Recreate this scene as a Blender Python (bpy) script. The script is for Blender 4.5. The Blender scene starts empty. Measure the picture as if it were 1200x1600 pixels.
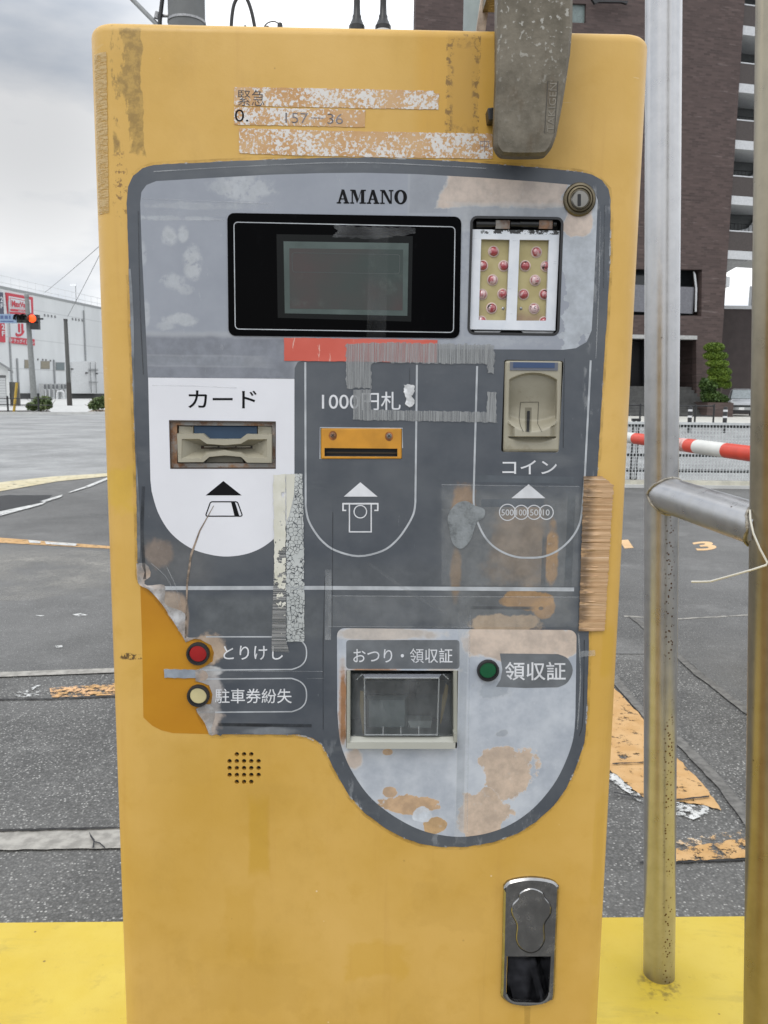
import bpy, bmesh, math, random
from mathutils import Vector, Matrix
from mathutils.geometry import tessellate_polygon
R_ = math.radians
SC = bpy.context.scene
COL = SC.collection
random.seed(7)

# ------------------------------------------------------------------ camera
F, PITCH, ROLL, YAW = 1300.0, R_(8.0925), R_(0.6418), R_(1.295)
CAM = Vector((0, 0, 1.30))
c_f = Vector((0, math.cos(PITCH), -math.sin(PITCH)))
r0, u0 = Vector((1, 0, 0)), Vector((0, math.sin(PITCH), math.cos(PITCH)))
c_r = r0 * math.cos(ROLL) + u0 * math.sin(ROLL)
c_u = -r0 * math.sin(ROLL) + u0 * math.cos(ROLL)
cd = bpy.data.cameras.new('camera')
cam = bpy.data.objects.new('camera', cd)
COL.objects.link(cam)
m = Matrix.Identity(4)
for i in range(3):
    m[i][0], m[i][1], m[i][2], m[i][3] = c_r[i], c_u[i], -c_f[i], CAM[i]
cam.matrix_world = m
cd.sensor_fit = 'VERTICAL'; cd.sensor_height = 24; cd.sensor_width = 18
cd.lens = 24 * F / 1600
cd.clip_start = 0.02; cd.clip_end = 2000
cd.dof.use_dof = True; cd.dof.focus_distance = 0.64; cd.dof.aperture_fstop = 30
SC.camera = cam

# ------------------------------------------------------------------ world: overcast sky
SUN_EL, SUN_AZ = 55, 205          # azimuth clockwise from +Y; behind the camera, to its left
w = bpy.data.worlds.new('World'); SC.world = w; w.use_nodes = True
nt = w.node_tree; nt.nodes.clear()
def wn(t, **k):
    n = nt.nodes.new(t)
    for a, b in k.items(): setattr(n, a, b)
    return n
wo = wn('ShaderNodeOutputWorld'); bg = wn('ShaderNodeBackground'); bg.inputs[1].default_value = 0.1
nt.links.new(bg.outputs[0], wo.inputs[0])
sky = wn('ShaderNodeTexSky', sky_type='NISHITA', sun_disc=False, sun_elevation=R_(SUN_EL), sun_rotation=R_(SUN_AZ), dust_density=3.0)
tc = wn('ShaderNodeTexCoord')
mp = wn('ShaderNodeMapping'); mp.inputs['Scale'].default_value = (1.6, 1.6, 4.5); mp.inputs['Location'].default_value = (0.35, 0.1, 0.25)
nt.links.new(tc.outputs['Generated'], mp.inputs[0])
ns = wn('ShaderNodeTexNoise'); ns.inputs['Scale'].default_value = 2.1; ns.inputs['Detail'].default_value = 6; ns.inputs['Roughness'].default_value = .5
nt.links.new(mp.outputs[0], ns.inputs[0])
cr_ = wn('ShaderNodeValToRGB'); e = cr_.color_ramp.elements
e[0].position, e[0].color = .34, (.46, .52, .61, 1); e[1].position, e[1].color = .62, (1, 1, 1, 1)
nt.links.new(ns.outputs['Fac'], cr_.inputs[0])
# a darker bank of cloud low to the left
vd = wn('ShaderNodeVectorMath', operation='DISTANCE'); nt.links.new(tc.outputs['Generated'], vd.inputs[0])
vd.inputs[1].default_value = (-.37, .885, .275)
mr_ = wn('ShaderNodeMapRange', interpolation_type='SMOOTHSTEP'); mr_.inputs['From Min'].default_value = .02; mr_.inputs['From Max'].default_value = .34
mr_.inputs['To Min'].default_value = .43; mr_.inputs['To Max'].default_value = 1
nt.links.new(vd.outputs['Value'], mr_.inputs[0])
sx = wn('ShaderNodeSeparateXYZ'); nt.links.new(tc.outputs['Generated'], sx.inputs[0])
el = wn('ShaderNodeMapRange'); el.inputs['From Min'].default_value = 0; el.inputs['From Max'].default_value = 1
el.inputs['To Min'].default_value = 13.8; el.inputs['To Max'].default_value = 21
nt.links.new(sx.outputs['Z'], el.inputs[0])
mu = wn('ShaderNodeMath', operation='MULTIPLY'); nt.links.new(mr_.outputs[0], mu.inputs[0]); nt.links.new(el.outputs[0], mu.inputs[1])
vm = wn('ShaderNodeVectorMath', operation='SCALE'); nt.links.new(cr_.outputs[0], vm.inputs[0]); nt.links.new(mu.outputs[0], vm.inputs['Scale'])
mx = wn('ShaderNodeMix', data_type='RGBA'); mx.inputs[0].default_value = .9
nt.links.new(sky.outputs[0], mx.inputs[6]); nt.links.new(vm.outputs[0], mx.inputs[7])
nt.links.new(mx.outputs[2], bg.inputs[0])

sl = bpy.data.lights.new('sun', 'SUN'); sl.energy = 0.8; sl.angle = R_(25); sl.color = (1, .97, .92)
so = bpy.data.objects.new('sun', sl); COL.objects.link(so)
sd = Vector((math.sin(R_(SUN_AZ)) * math.cos(R_(SUN_EL)), math.cos(R_(SUN_AZ)) * math.cos(R_(SUN_EL)), math.sin(R_(SUN_EL))))
so.rotation_euler = sd.to_track_quat('Z', 'Y').to_euler()
vs = SC.view_settings
vs.view_transform = 'Standard'; vs.look = 'None'; vs.exposure = 0.14; vs.gamma = 1.0; vs.use_curve_mapping = False

# ------------------------------------------------------------------ projection helpers
def ray(px, py):
    return c_f + c_r * ((px - 600) / F) + c_u * ((800 - py) / F)
def onZ(px, py, z=0.0):                       # the ground point seen at a pixel
    d = ray(px, py); return CAM + d * ((z - CAM.z) / d.z)
def onY(px, py, y):                           # point on an upright plane facing the camera, y metres away
    d = ray(px, py); return CAM + d * (y / d.y)
def onP(px, py, p0, nrm):
    d = ray(px, py); return CAM + d * ((p0 - CAM).dot(nrm) / d.dot(nrm))
M0 = onY(575, 615, 0.634)
MX, MN = Vector((math.cos(YAW), math.sin(YAW), 0)), Vector((-math.sin(YAW), math.cos(YAW), 0))
BASE = Vector((M0.x, M0.y, 0.15))
def L(px, py, off=0.0):                       # machine-local point on the machine's front, off metres proud of it
    p = onP(px, py, M0 - MN * off, MN) - BASE
    return Vector((p.dot(MX), -off, p.z))
MMAT = Matrix.Translation(BASE) @ Matrix.Rotation(YAW, 4, 'Z')

# ------------------------------------------------------------------ materials
class G:
    def __init__(s, name):
        s.m = bpy.data.materials.new(name); s.m.use_nodes = True
        s.t = s.m.node_tree; s.b = s.t.nodes['Principled BSDF']; s.o = s.t.nodes['Material Output']
        s.co = s.t.nodes.new('ShaderNodeTexCoord').outputs['Object']; s.c = {}
    def nd(s, typ, ins=(), **kw):
        n = s.t.nodes.new(typ)
        for k, v in kw.items(): setattr(n, k, v)
        for k, v in dict(ins).items(): s.set(n.inputs[k], v)
        return n
    def set(s, sock, v):
        if hasattr(v, 'is_output'): s.t.links.new(v, sock)
        elif isinstance(v, (tuple, list)) and len(v) == 3 and sock.type == 'RGBA': sock.default_value = (*v, 1)
        else: sock.default_value = v
    def math(s, op, a, b=0.0, clamp=False):
        return s.nd('ShaderNodeMath', {0: a, 1: b}, operation=op, use_clamp=clamp).outputs[0]
    def noise(s, scale, detail=4, rough=.55, stretch=None, dist=0.0, off=0):
        key = (scale, detail, rough, stretch, dist, off)
        if key in s.c: return s.c[key]
        v = s.co
        if stretch or off:
            v = s.nd('ShaderNodeMapping', {0: v, 'Scale': stretch or (1, 1, 1), 'Location': (off, off * .7, off * 1.3)}).outputs[0]
        n = s.nd('ShaderNodeTexNoise', {0: v, 'Scale': scale, 'Detail': detail, 'Roughness': rough, 'Distortion': dist}).outputs['Fac']
        s.c[key] = n; return n
    def mr(s, v, a, b, c=0.0, d=1.0, smooth=True):
        return s.nd('ShaderNodeMapRange', {0: v, 'From Min': a, 'From Max': b, 'To Min': c, 'To Max': d},
                    interpolation_type='SMOOTHSTEP' if smooth else 'LINEAR').outputs[0]
    def mix(s, f, a, b):
        n = s.nd('ShaderNodeMix', data_type='RGBA')
        s.set(n.inputs[0], f); s.set(n.inputs[6], a); s.set(n.inputs[7], b); return n.outputs[2]
    def voro(s, scale, feature='F1', out='Distance', stretch=None, rnd=1.0):
        v = s.co
        if stretch: v = s.nd('ShaderNodeMapping', {0: v, 'Scale': stretch}).outputs[0]
        n = s.nd('ShaderNodeTexVoronoi', {0: v, 'Scale': scale, 'Randomness': rnd}, feature=feature)
        return n.outputs[out]
    def bump(s, h, strength=.3, dist=.001):
        n = s.nd('ShaderNodeBump', {'Height': h, 'Strength': strength, 'Distance': dist})
        if s.b.inputs['Normal'].is_linked: s.t.links.new(s.b.inputs['Normal'].links[0].from_socket, n.inputs['Normal'])
        s.t.links.new(n.outputs[0], s.b.inputs['Normal']); return s
    def col(s, v): s.set(s.b.inputs['Base Color'], v); return s
    def pr(s, rough=.5, metal=0.0, spec=.5, coat=0.0):
        s.set(s.b.inputs['Roughness'], rough); s.set(s.b.inputs['Metallic'], metal)
        s.set(s.b.inputs['Specular IOR Level'], spec); s.set(s.b.inputs['Coat Weight'], coat)
        s.b.inputs['Coat Roughness'].default_value = .12; return s
    # masks laid out on the machine front, in photograph pixels -> metres on the machine
    def blob(s, px, py, rx, ry, amp=.6, sc=60, soft=.3, off=0, det=5):
        c = L(px, py); k = .634 / F
        a, b = 1 / (rx * k), 1 / (ry * k)
        v = s.nd('ShaderNodeVectorMath', {0: s.co, 1: (a, 0, b), 2: (-c.x * a, 0, -c.z * b)}, operation='MULTIPLY_ADD').outputs[0]
        d = s.nd('ShaderNodeVectorMath', {0: v}, operation='LENGTH').outputs['Value']
        n = s.noise(sc, det, .6, off=off); n2 = s.noise(sc * .38, 3, .5, off=off + 20)
        d = s.math('ADD', d, s.math('MULTIPLY', s.math('SUBTRACT', n, .5), amp * 2.4))
        d = s.math('ADD', d, s.math('MULTIPLY', s.math('SUBTRACT', n2, .5), amp * 2.2))
        return s.mr(d, 1 + soft, 1 - soft)
    def rect(s, x0, y0, x1, y1, amp=.1, sc=90, soft=.08, off=0):
        c = L((x0 + x1) / 2, (y0 + y1) / 2); k = .634 / F
        a, b = 2 / ((x1 - x0) * k), 2 / ((y1 - y0) * k)
        v = s.nd('ShaderNodeVectorMath', {0: s.co, 1: (a, 0, b), 2: (-c.x * a, 0, -c.z * b)}, operation='MULTIPLY_ADD').outputs[0]
        v = s.nd('ShaderNodeVectorMath', {0: v}, operation='ABSOLUTE').outputs[0]
        q = s.nd('ShaderNodeSeparateXYZ', {0: v})
        d = s.math('MAXIMUM', q.outputs[0], q.outputs[2])
        d = s.math('ADD', d, s.math('MULTIPLY', s.math('SUBTRACT', s.noise(sc, 5, .6, off=off), .5), amp * 2))
        return s.mr(d, 1 + soft, 1 - soft)
def srgb(r, g, b):
    f = lambda c: (c / 255 / 12.92) if c / 255 <= .04045 else ((c / 255 + .055) / 1.055) ** 2.4
    return (f(r), f(g), f(b))
def simple(name, c, rough=.5, metal=0.0, var=.12, sc=8, spec=.5, bump=0.0, bsc=60, coat=0.0):
    g = G(name)
    lo = tuple(x * (1 - var) for x in c); hi = tuple(min(1, x * (1 + var)) for x in c)
    g.col(g.mix(g.mr(g.noise(sc), .3, .7), lo, hi)).pr(rough, metal, spec, coat)
    if bump: g.bump(g.noise(bsc), bump)
    return g.m
def alpha_over(g, fac):                        # holes in a coating: the surface below shows through where fac = 0
    tr = g.nd('ShaderNodeBsdfTransparent'); ms = g.nd('ShaderNodeMixShader')
    g.set(ms.inputs[0], fac); g.t.links.new(tr.outputs[0], ms.inputs[1]); g.t.links.new(g.b.outputs[0], ms.inputs[2])
    g.t.links.new(ms.outputs[0], g.o.inputs[0])

# ------------------------------------------------------------------ mesh helpers
ROOT = {}
def mk(name, verts, faces, mats, parent=None, smooth=None, fm=None, local=False, recalc=True):
    """One mesh object. World coordinates unless local; a child keeps its root's frame."""
    if parent is not None and not local:
        inv = ROOT[parent.name].inverted(); verts = [inv @ Vector(v) for v in verts]
    me = bpy.data.meshes.new(name)
    me.from_pydata([tuple(v) for v in verts], [], faces)
    if not isinstance(mats, (list, tuple)): mats = [mats]
    for mt in mats: me.materials.append(mt)
    if fm:
        for p, i in zip(me.polygons, fm): p.material_index = i
    if recalc:
        bm = bmesh.new(); bm.from_mesh(me); bmesh.ops.recalc_face_normals(bm, faces=bm.faces); bm.to_mesh(me); bm.free()
    if smooth is not None:
        for p in me.polygons: p.use_smooth = True
        me.set_sharp_from_angle(angle=R_(smooth))
    o = bpy.data.objects.new(name, me); COL.objects.link(o)
    if parent is not None:
        o.parent = parent; ROOT[o.name] = ROOT[parent.name]
    else: ROOT[o.name] = Matrix.Identity(4)
    return o
def tag(o, label=None, cat=None, group=None, kind=None):
    for k, v in (('label', label), ('category', cat), ('group', group), ('kind', kind)):
        if v: o[k] = v
    return o
def thing(name, label, cat, loc, group=None, rz=0.0):
    o = bpy.data.objects.new(name, None); COL.objects.link(o); o.empty_display_size = .1
    o.location = loc; o.rotation_euler = (0, 0, rz)
    ROOT[o.name] = Matrix.Translation(Vector(loc)) @ Matrix.Rotation(rz, 4, 'Z')
    return tag(o, label, cat, group)
class B:
    """Collects several shapes into one mesh."""
    def __init__(s): s.v, s.f, s.m = [], [], []
    def add(s, vs, fs, mi=0):
        n = len(s.v); s.v += [Vector(v) for v in vs]; s.f += [tuple(i + n for i in f) for f in fs]; s.m += [mi] * len(fs); return s
    def box(s, a, b, mi=0, mat=None):
        x0, y0, z0 = a; x1, y1, z1 = b
        vs = [Vector(p) for p in ((x0,y0,z0),(x1,y0,z0),(x1,y1,z0),(x0,y1,z0),(x0,y0,z1),(x1,y0,z1),(x1,y1,z1),(x0,y1,z1))]
        if mat: vs = [mat @ v for v in vs]
        return s.add(vs, [(0,3,2,1),(4,5,6,7),(0,1,5,4),(1,2,6,5),(2,3,7,6),(3,0,4,7)], mi)
    def tube(s, pts, r, n=10, mi=0, cap=True):
        pts = [Vector(p) for p in pts]; rs = r if isinstance(r, (list, tuple)) else [r] * len(pts)
        rings = []; up = None
        for i, p in enumerate(pts):
            t = (pts[min(i + 1, len(pts) - 1)] - pts[max(i - 1, 0)]).normalized()
            if up is None:
                up = Vector((0, 0, 1)) if abs(t.z) < .9 else Vector((0, 1, 0))
            x = t.cross(up).normalized(); y = x.cross(t).normalized(); up = y
            rings.append([p + (x * math.cos(2 * math.pi * k / n) + y * math.sin(2 * math.pi * k / n)) * rs[i] for k in range(n)])
        vs = [v for rr in rings for v in rr]; fs = []
        for i in range(len(pts) - 1):
            for k in range(n):
                a, b = i * n + k, i * n + (k + 1) % n; fs.append((a, b, b + n, a + n))
        if cap: fs += [tuple(range(n))[::-1], tuple(range((len(pts) - 1) * n, len(pts) * n))]
        return s.add(vs, fs, mi)
    def lathe(s, c, ax, prof, n=32, mi=0):     # prof: (radius, height along ax)
        c, ax = Vector(c), Vector(ax).normalized()
        x = ax.cross(Vector((0, 0, 1)) if abs(ax.z) < .9 else Vector((1, 0, 0))).normalized(); y = ax.cross(x)
        vs = [c + ax * h + (x * math.cos(2 * math.pi * k / n) + y * math.sin(2 * math.pi * k / n)) * max(r, 1e-5) for r, h in prof for k in range(n)]
        fs = [(i * n + k, i * n + (k + 1) % n, (i + 1) * n + (k + 1) % n, (i + 1) * n + k) for i in range(len(prof) - 1) for k in range(n)]
        fs.append(tuple(range((len(prof) - 1) * n, len(prof) * n)))
        return s.add(vs, fs, mi)
    def quad(s, a, b, c, d, mi=0): return s.add([a, b, c, d], [(0, 1, 2, 3)], mi)
    def go(s, name, mats, parent=None, smooth=None, local=False, recalc=True):
        return mk(name, s.v, s.f, mats, parent, smooth, s.m, local, recalc)

def crom(pts, n=5, closed=True):
    o = []; N = len(pts)
    for i in range(N if closed else N - 1):
        g = lambda j: pts[j % N] if closed else pts[max(0, min(N - 1, j))]
        p0, p1, p2, p3 = g(i - 1), g(i), g(i + 1), g(i + 2)
        for k in range(n):
            t = k / n
            o.append(tuple(.5 * (2 * b + (c - a) * t + (2 * a - 5 * b + 4 * c - d) * t * t + (3 * b - a - 3 * c + d) * t ** 3)
                           for a, b, c, d in zip(p0, p1, p2, p3)))
    if not closed: o.append(tuple(pts[-1]))
    return o
def rq(q, r, n=6):                             # quad TL,TR,BR,BL in pixels with rounded corners
    rs = r if isinstance(r, (list, tuple)) else [r] * 4
    o = []
    for i in range(4):
        p = Vector(q[i]); a = (Vector(q[i - 1]) - p).normalized(); b = (Vector(q[(i + 1) % 4]) - p).normalized(); rr = rs[i]
        if rr <= 0: o.append(tuple(p)); continue
        c = p + (a + b) * rr
        for k in range(n + 1):
            t = math.pi / 2 * k / n
            o.append(tuple(c - b * rr * math.cos(t) - a * rr * math.sin(t)))
    return o
def rr(x0, y0, x1, y1, r=0, n=6): return rq([(x0, y0), (x1, y0), (x1, y1), (x0, y1)], r, n)
def circ(x, y, r, n=28, ry=None): return [(x + r * math.cos(2 * math.pi * k / n), y + (ry or r) * math.sin(2 * math.pi * k / n)) for k in range(n)]
def rag(pts, step=3.0, amp=1.0, seed=1):       # torn / ragged outline
    rd = random.Random(seed); o = []
    for i in range(len(pts)):
        a, b = Vector(pts[i]), Vector(pts[(i + 1) % len(pts)]); n = max(1, int((b - a).length / step))
        for k in range(n):
            p = a.lerp(b, k / n); o.append((p.x + rd.uniform(-amp, amp), p.y + rd.uniform(-amp, amp)))
    return o
def inset(v, d):
    o = []; N = len(v); ar = sum(v[i].x * v[(i + 1) % N].z - v[(i + 1) % N].x * v[i].z for i in range(N)); sg = 1 if ar > 0 else -1
    for i in range(N):
        t = (v[(i + 1) % N] - v[i - 1]); t.normalize(); o.append(v[i] + Vector((-t.z * sg, 0, t.x * sg)) * d)
    return o
def slab(name, outer, y0, y1, mat, parent, holes=(), side=None, ch=0.0, lab=None):
    """Flat piece on the machine front: outline in pixels, front face y0 proud, back face y1 proud."""
    loops = [[L(p[0], p[1], y0) for p in lp] for lp in [outer, *holes]]
    cap = [inset(loops[0], ch)] + loops[1:] if ch else loops
    flat = [v for lp in cap for v in lp]
    tri = tessellate_polygon([[Vector((v.x, v.z, 0)) for v in lp] for lp in cap])
    vs = [Vector(v) for v in flat]; fs = [tuple(t) for t in tri]; fm = [0] * len(fs); k = 0
    for li, lp in enumerate(loops):
        n = len(lp); b0 = len(vs)
        if ch and li == 0:
            vs += [Vector((v.x, -y0 + ch, v.z)) for v in lp]; b1 = len(vs)
            fs += [(k + i, k + (i + 1) % n, b0 + (i + 1) % n, b0 + i) for i in range(n)]; fm += [0] * n
        else: b1 = b0; b0 = k
        if abs(y0 - y1) > 1e-7:
            vs += [Vector((v.x, -y1, v.z)) for v in lp]
            fs += [(b0 + i, b0 + (i + 1) % n, b1 + (i + 1) % n, b1 + i) for i in range(n)]; fm += [1 if side else 0] * n
        k += n
    o = mk(name, vs, fs, [mat, side] if side else mat, parent, 35, fm, True)
    if lab: o['label'] = lab
    return o
def ribbon(name, pts, wpx, off, mat, parent, closed=False):
    o = B(); N = len(pts); A = []; 
    for i in range(N):
        p = Vector(pts[i]); a = Vector(pts[i - 1] if (closed or i) else pts[i]); b = Vector(pts[(i + 1) % N] if (closed or i < N - 1) else pts[i])
        t = (b - a).normalized(); nrm = Vector((-t.y, t.x)) * wpx / 2
        A += [L(*(p + nrm), off), L(*(p - nrm), off)]
    fs = [(2 * i, 2 * i + 1, (2 * i + 3) % (2 * N), (2 * i + 2) % (2 * N)) for i in range(N if closed else N - 1)]
    o.add(A, fs); return o.go(name, mat, parent, None, True)
TXT = {}
def glyphs(s, bold=0.0):
    if (s, bold) in TXT: return TXT[(s, bold)]
    cu = bpy.data.curves.new('lettering', 'FONT'); cu.body = s; cu.size = 1; cu.offset = bold; cu.resolution_u = 4
    ob = bpy.data.objects.new('lettering', cu); COL.objects.link(ob)
    dg = bpy.context.evaluated_depsgraph_get(); dg.update()
    me = bpy.data.meshes.new_from_object(ob.evaluated_get(dg))
    vs = [v.co.copy() for v in me.vertices]; fs = [tuple(p.vertices) for p in me.polygons]
    bpy.data.objects.remove(ob); bpy.data.curves.remove(cu); bpy.data.meshes.remove(me)
    x0, x1 = min(v.x for v in vs), max(v.x for v in vs); y0, y1 = min(v.y for v in vs), max(v.y for v in vs)
    r = ([((v.x - x0) / (x1 - x0), (v.y - y0) / max(1e-6, y1 - y0)) for v in vs], fs)
    TXT[(s, bold)] = r; return r
def text(s, fn, mat, parent, bold=0.0, local=True, name='lettering'):
    uv, fs = glyphs(s, bold)
    return mk(name, [fn(u, v) for u, v in uv], fs, mat, parent, None, None, local, True)
def tbox(x0, y0, x1, y1, off, sk=0.0): return lambda u, v: L(x0 + (x1 - x0) * u, y1 + (y0 - y1) * v + sk * u, off)
def lines(name, segs, mat, parent, off):       # several straight strokes in one mesh, (x0,y0,x1,y1,w)
    o = B()
    for i, (x0, y0, x1, y1, wd) in enumerate(segs):
        a, b = Vector((x0, y0)), Vector((x1, y1)); t = (b - a).normalized(); nn = Vector((-t.y, t.x)) * wd / 2; f = off + i * 2e-6
        o.quad(L(*(a + nn), f), L(*(b + nn), f), L(*(b - nn), f), L(*(a - nn), f))
    return o.go(name, mat, parent, None, True)
# ------------------------------------------------------------------ materials of the machine
def body_mat():
    g = G('faded yellow paint')
    n1 = g.noise(5, 5, .6); n2 = g.noise(38, 5, .6, off=3)
    c = g.mix(g.mr(n1, .3, .72), (.535, .315, .054), (.628, .392, .106))
    c = g.mix(g.math('MULTIPLY', g.mr(n2, .52, .75), .35), c, (.50, .285, .038))
    # paint kept fresher where tape once was, dirt and scuffs
    for (x0, y0, x1, y1, f, cc, am) in ((655, 58, 765, 205, .55, (.56, .30, .025), .05), (388, 1238, 421, 1372, .6, (.50, .29, .025), .3),
                                        (352, 1380, 398, 1505, .34, (.52, .30, .04), .6), (575, 925, 640, 935, .0, (.5, .3, .1), .1),
                                        (540, 1470, 640, 1534, .42, (.54, .31, .03), 1.0), (148, 730, 208, 800, .5, (.56, .36, .02), .9),
                                        (940, 985, 962, 1060, .4, (.52, .31, .02), .6), (925, 1240, 946, 1420, .35, (.52, .31, .03), .9), (300, 1500, 480, 1590, .22, (.46, .27, .05), 1.2), (640, 1380, 760, 1460, .2, (.46, .27, .05), 1.2), (230, 1150, 330, 1230, .16, (.47, .28, .05), 1.2)):
        if f: c = g.mix(g.math('MULTIPLY', g.rect(x0, y0, x1, y1, am, 50, .22), f), c, cc)
    # old sticker glue, top left and top right
    m1 = g.math('MULTIPLY', g.rect(178, 54, 221, 222, .55, 45, .05, 5), g.mr(g.math('ADD', g.noise(40, 6, .62, (1.4, 1, .7), off=12), g.mr(g.nd('ShaderNodeSeparateXYZ', {0: g.co}).outputs[0], L(190, 140).x, L(216, 140).x, -.10, .16)), .40, .45))
    c = g.mix(g.math('MULTIPLY', m1, .8), c, g.mix(g.mr(g.noise(150, 4, .7, off=2), .4, .62), (.20, .12, .02), (.38, .235, .045)))
    m2 = g.rect(700, 66, 746, 202, .10, 60, .05, 1); m2b = g.mr(g.noise(95, 6, .75, (1, 1, .5), off=7), .53, .60)
    c = g.mix(g.math('MULTIPLY', m2, .32), c, (.36, .20, .02))
    ring = g.math('SUBTRACT', g.rect(698, 64, 748, 204, .12, 60, .03, 1), g.rect(708, 74, 738, 194, .35, 60, .2, 1), True)
    c = g.mix(g.math('MULTIPLY', g.math('MULTIPLY', ring, g.mr(g.noise(130, 5, .7, off=11), .5, .56)), .7), c, (.10, .05, .01))
    m3 = g.math('MULTIPLY', g.blob(206, 1026, 30, 6, .9, 70, .2), g.mr(g.noise(260, 4, .7), .47, .53))
    c = g.mix(g.math('MULTIPLY', m3, .9), c, (.05, .025, .01))
    m4 = g.math('MULTIPLY', g.blob(188, 290, 10, 45, .6, 40, .4), g.mr(g.noise(190, 4, .7, off=4), .55, .60))
    c = g.mix(g.math('MULTIPLY', m4, .8), c, (.16, .08, .02))
    c = g.mix(g.math('MULTIPLY', g.mr(g.noise(11, 6, .68, (1, 1, .7), off=23), .50, .72), .32), c, (.40, .235, .040))
    dr = g.mr(g.noise(26, 6, .7, (1, 1, .05), off=29), .60, .70); c = g.mix(g.math('MULTIPLY', dr, .20), c, (.36, .20, .04))
    scr = g.math('MULTIPLY', g.mr(g.noise(90, 3, .5, (.12, 1, 1.6), off=33), .70, .73), g.mr(g.noise(8, 3, off=35), .5, .6)); c = g.mix(g.math('MULTIPLY', scr, .5), c, (.62, .48, .26))
    # streaks, chips and pinhole specks
    c = g.mix(g.math('MULTIPLY', g.mr(g.noise(60, 4, .6, (1, 1, .06), off=2), .56, .74), .22), c, (.44, .23, .05))
    v = g.voro(55); sp = g.math('MULTIPLY', g.mr(v, .05, .03), g.mr(g.noise(9, 3, .5, off=8), .56, .6))
    c = g.mix(g.math('MULTIPLY', sp, .8), c, (.72, .58, .36))
    v2 = g.voro(34, stretch=(1, 1, 1.1)); sp2 = g.math('MULTIPLY', g.mr(v2, .045, .02), g.mr(g.noise(7, 3, .5, off=18), .56, .6))
    c = g.mix(sp2, c, (.10, .045, .015))
    g.col(c).pr(g.mr(g.noise(12, 4), .3, .7, .36, .56), 0, .5)
    g.bump(g.noise(420, 3, .6), .12, .0006).bump(n2, .05, .003)
    return g.m
M_BODY = body_mat()
def fresh_mat():
    g = G('unfaded amber paint')
    g.col(g.mix(g.mr(g.noise(14, 5), .3, .7), (.44, .190, .006), (.50, .235, .010))).pr(.42)
    g.bump(g.noise(300, 3), .08, .0006); return g.m
M_FRESH = fresh_mat()
def film_mat():
    g = G('slate printed film')
    n = g.noise(30, 6, .6)
    c = g.mix(g.mr(n, .3, .7), (.060, .069, .083), (.082, .091, .105))
    c = g.mix(g.math('MULTIPLY', g.mr(g.noise(7, 5, .6, (1, 1, 1.6), off=31), .42, .72), .55), c, (.112, .121, .130)); c = g.mix(g.math('MULTIPLY', g.mr(g.noise(16, 5, .65, (.5, 1, 2.2), off=41), .56, .74), .5), c, (.150, .158, .165))
    grey = (.125, .132, .135); peach = (.36, .245, .15); orange = (.36, .205, .075)
    B_ = lambda *a, **k: g.blob(*a, **k)
    pn = g.mr(g.noise(75, 6, .68, off=51), .3, .7); pn2 = g.mr(g.noise(210, 4, .7, off=53), .60, .72)
    def put(c, m, f, cc, edge=.0):
        if f == 0: return c
        lum = sum(cc) / 3; hi = tuple(min(1, x * 1.10 + .02) for x in cc); lo = tuple(x * .74 + lum * .06 for x in cc)
        c = g.mix(g.math('MULTIPLY', m, f), c, g.mix(g.math('MULTIPLY', pn2, .35), g.mix(pn, lo, hi), (.46, .46, .45) if lum > .2 else cc))
        if edge: c = g.mix(g.math('MULTIPLY', g.math('MULTIPLY', m, g.math('SUBTRACT', 1.0, m)), edge * f * 4), c, (.3,.3,.3))
        return c
    c = put(c, g.rect(690, 770, 905, 980, .25, 35, .15), .85, grey)
    c = put(c, g.rect(300, 930, 500, 995, .3, 40, .3, 2), .6, (.115, .125, .13))
    c = put(c, g.rect(215, 840, 330, 915, .4, 50, .4, 4), .5, (.12, .12, .118))
    c = put(c, g.rect(500, 880, 720, 980, .3, 40, .4, 6), .45, (.11, .118, .125))
    c = put(c, B_(812, 858, 46, 62, .75, 45, .35), .62, (.25, .18, .115))
    c = put(c, B_(724, 785, 17, 30, .7, 60, .25), .7, (.33, .19, .08))
    c = put(c, B_(712, 895, 9, 45, .4, 70, .3), .6, (.25, .16, .08))
    c = put(c, B_(862, 868, 10, 52, .55, 70, .2), .75, orange)
    c = put(c, B_(818, 938, 42, 13, .8, 50, .12, off=3), .75, orange)
    c = put(c, B_(852, 951, 18, 22, .7, 50, .12, off=2), .75, (.38, .225, .095))
    c = put(c, B_(845, 950, 4, 3, .3), .9, (.12, .1, .08))
    c = put(c, B_(785, 974, 54, 16, .8, 50, .12, off=5), .8, (.40, .30, .20))
    c = put(c, B_(920, 955, 8, 30, .4, 60, .3), .6, (.28, .17, .07))
    c = put(c, g.rect(846, 836, 853, 913, .25, 70, .15), .75, (.07, .08, .09))
    c = put(c, g.rect(884, 770, 896, 916, .3, 70, .15), .8, (.06, .07, .08))
    c = put(c, g.rect(735, 947, 832, 952, .25, 70, .2), .9, (.06, .065, .07))
    c = put(c, B_(250, 866, 20, 20, .9, 50, .3), .6, (.27, .20, .15))
    c = put(c, B_(258, 945, 30, 20, .5, 60, .2), .8, (.38, .30, .23)); c = put(c, B_(286, 965, 9, 38, .3, 70, .2), .8, (.34, .25, .18))
    c = put(c, B_(320, 905, 6, 60, .3, 90, .3), .0, peach)
    c = put(c, B_(328, 1014, 24, 26, .5, 70, .15), .95, (.44, .335, .245))
    c = put(c, B_(324, 1048, 26, 8, .4, 90, .2), .9, (.45, .45, .45)); c = put(c, B_(326, 1084, 26, 34, .5, 80, .2, off=2), .9, (.36, .34, .33))
    c = put(c, B_(326, 1128, 22, 26, .5, 80, .2, off=1), .9, (.44, .37, .32))
    c = put(c, B_(420, 1142, 40, 7, .5, 60, .3), .6, (.22, .24, .26))
    c = put(c, B_(950, 1000, 40, 50, .4), .0, peach)
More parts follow.
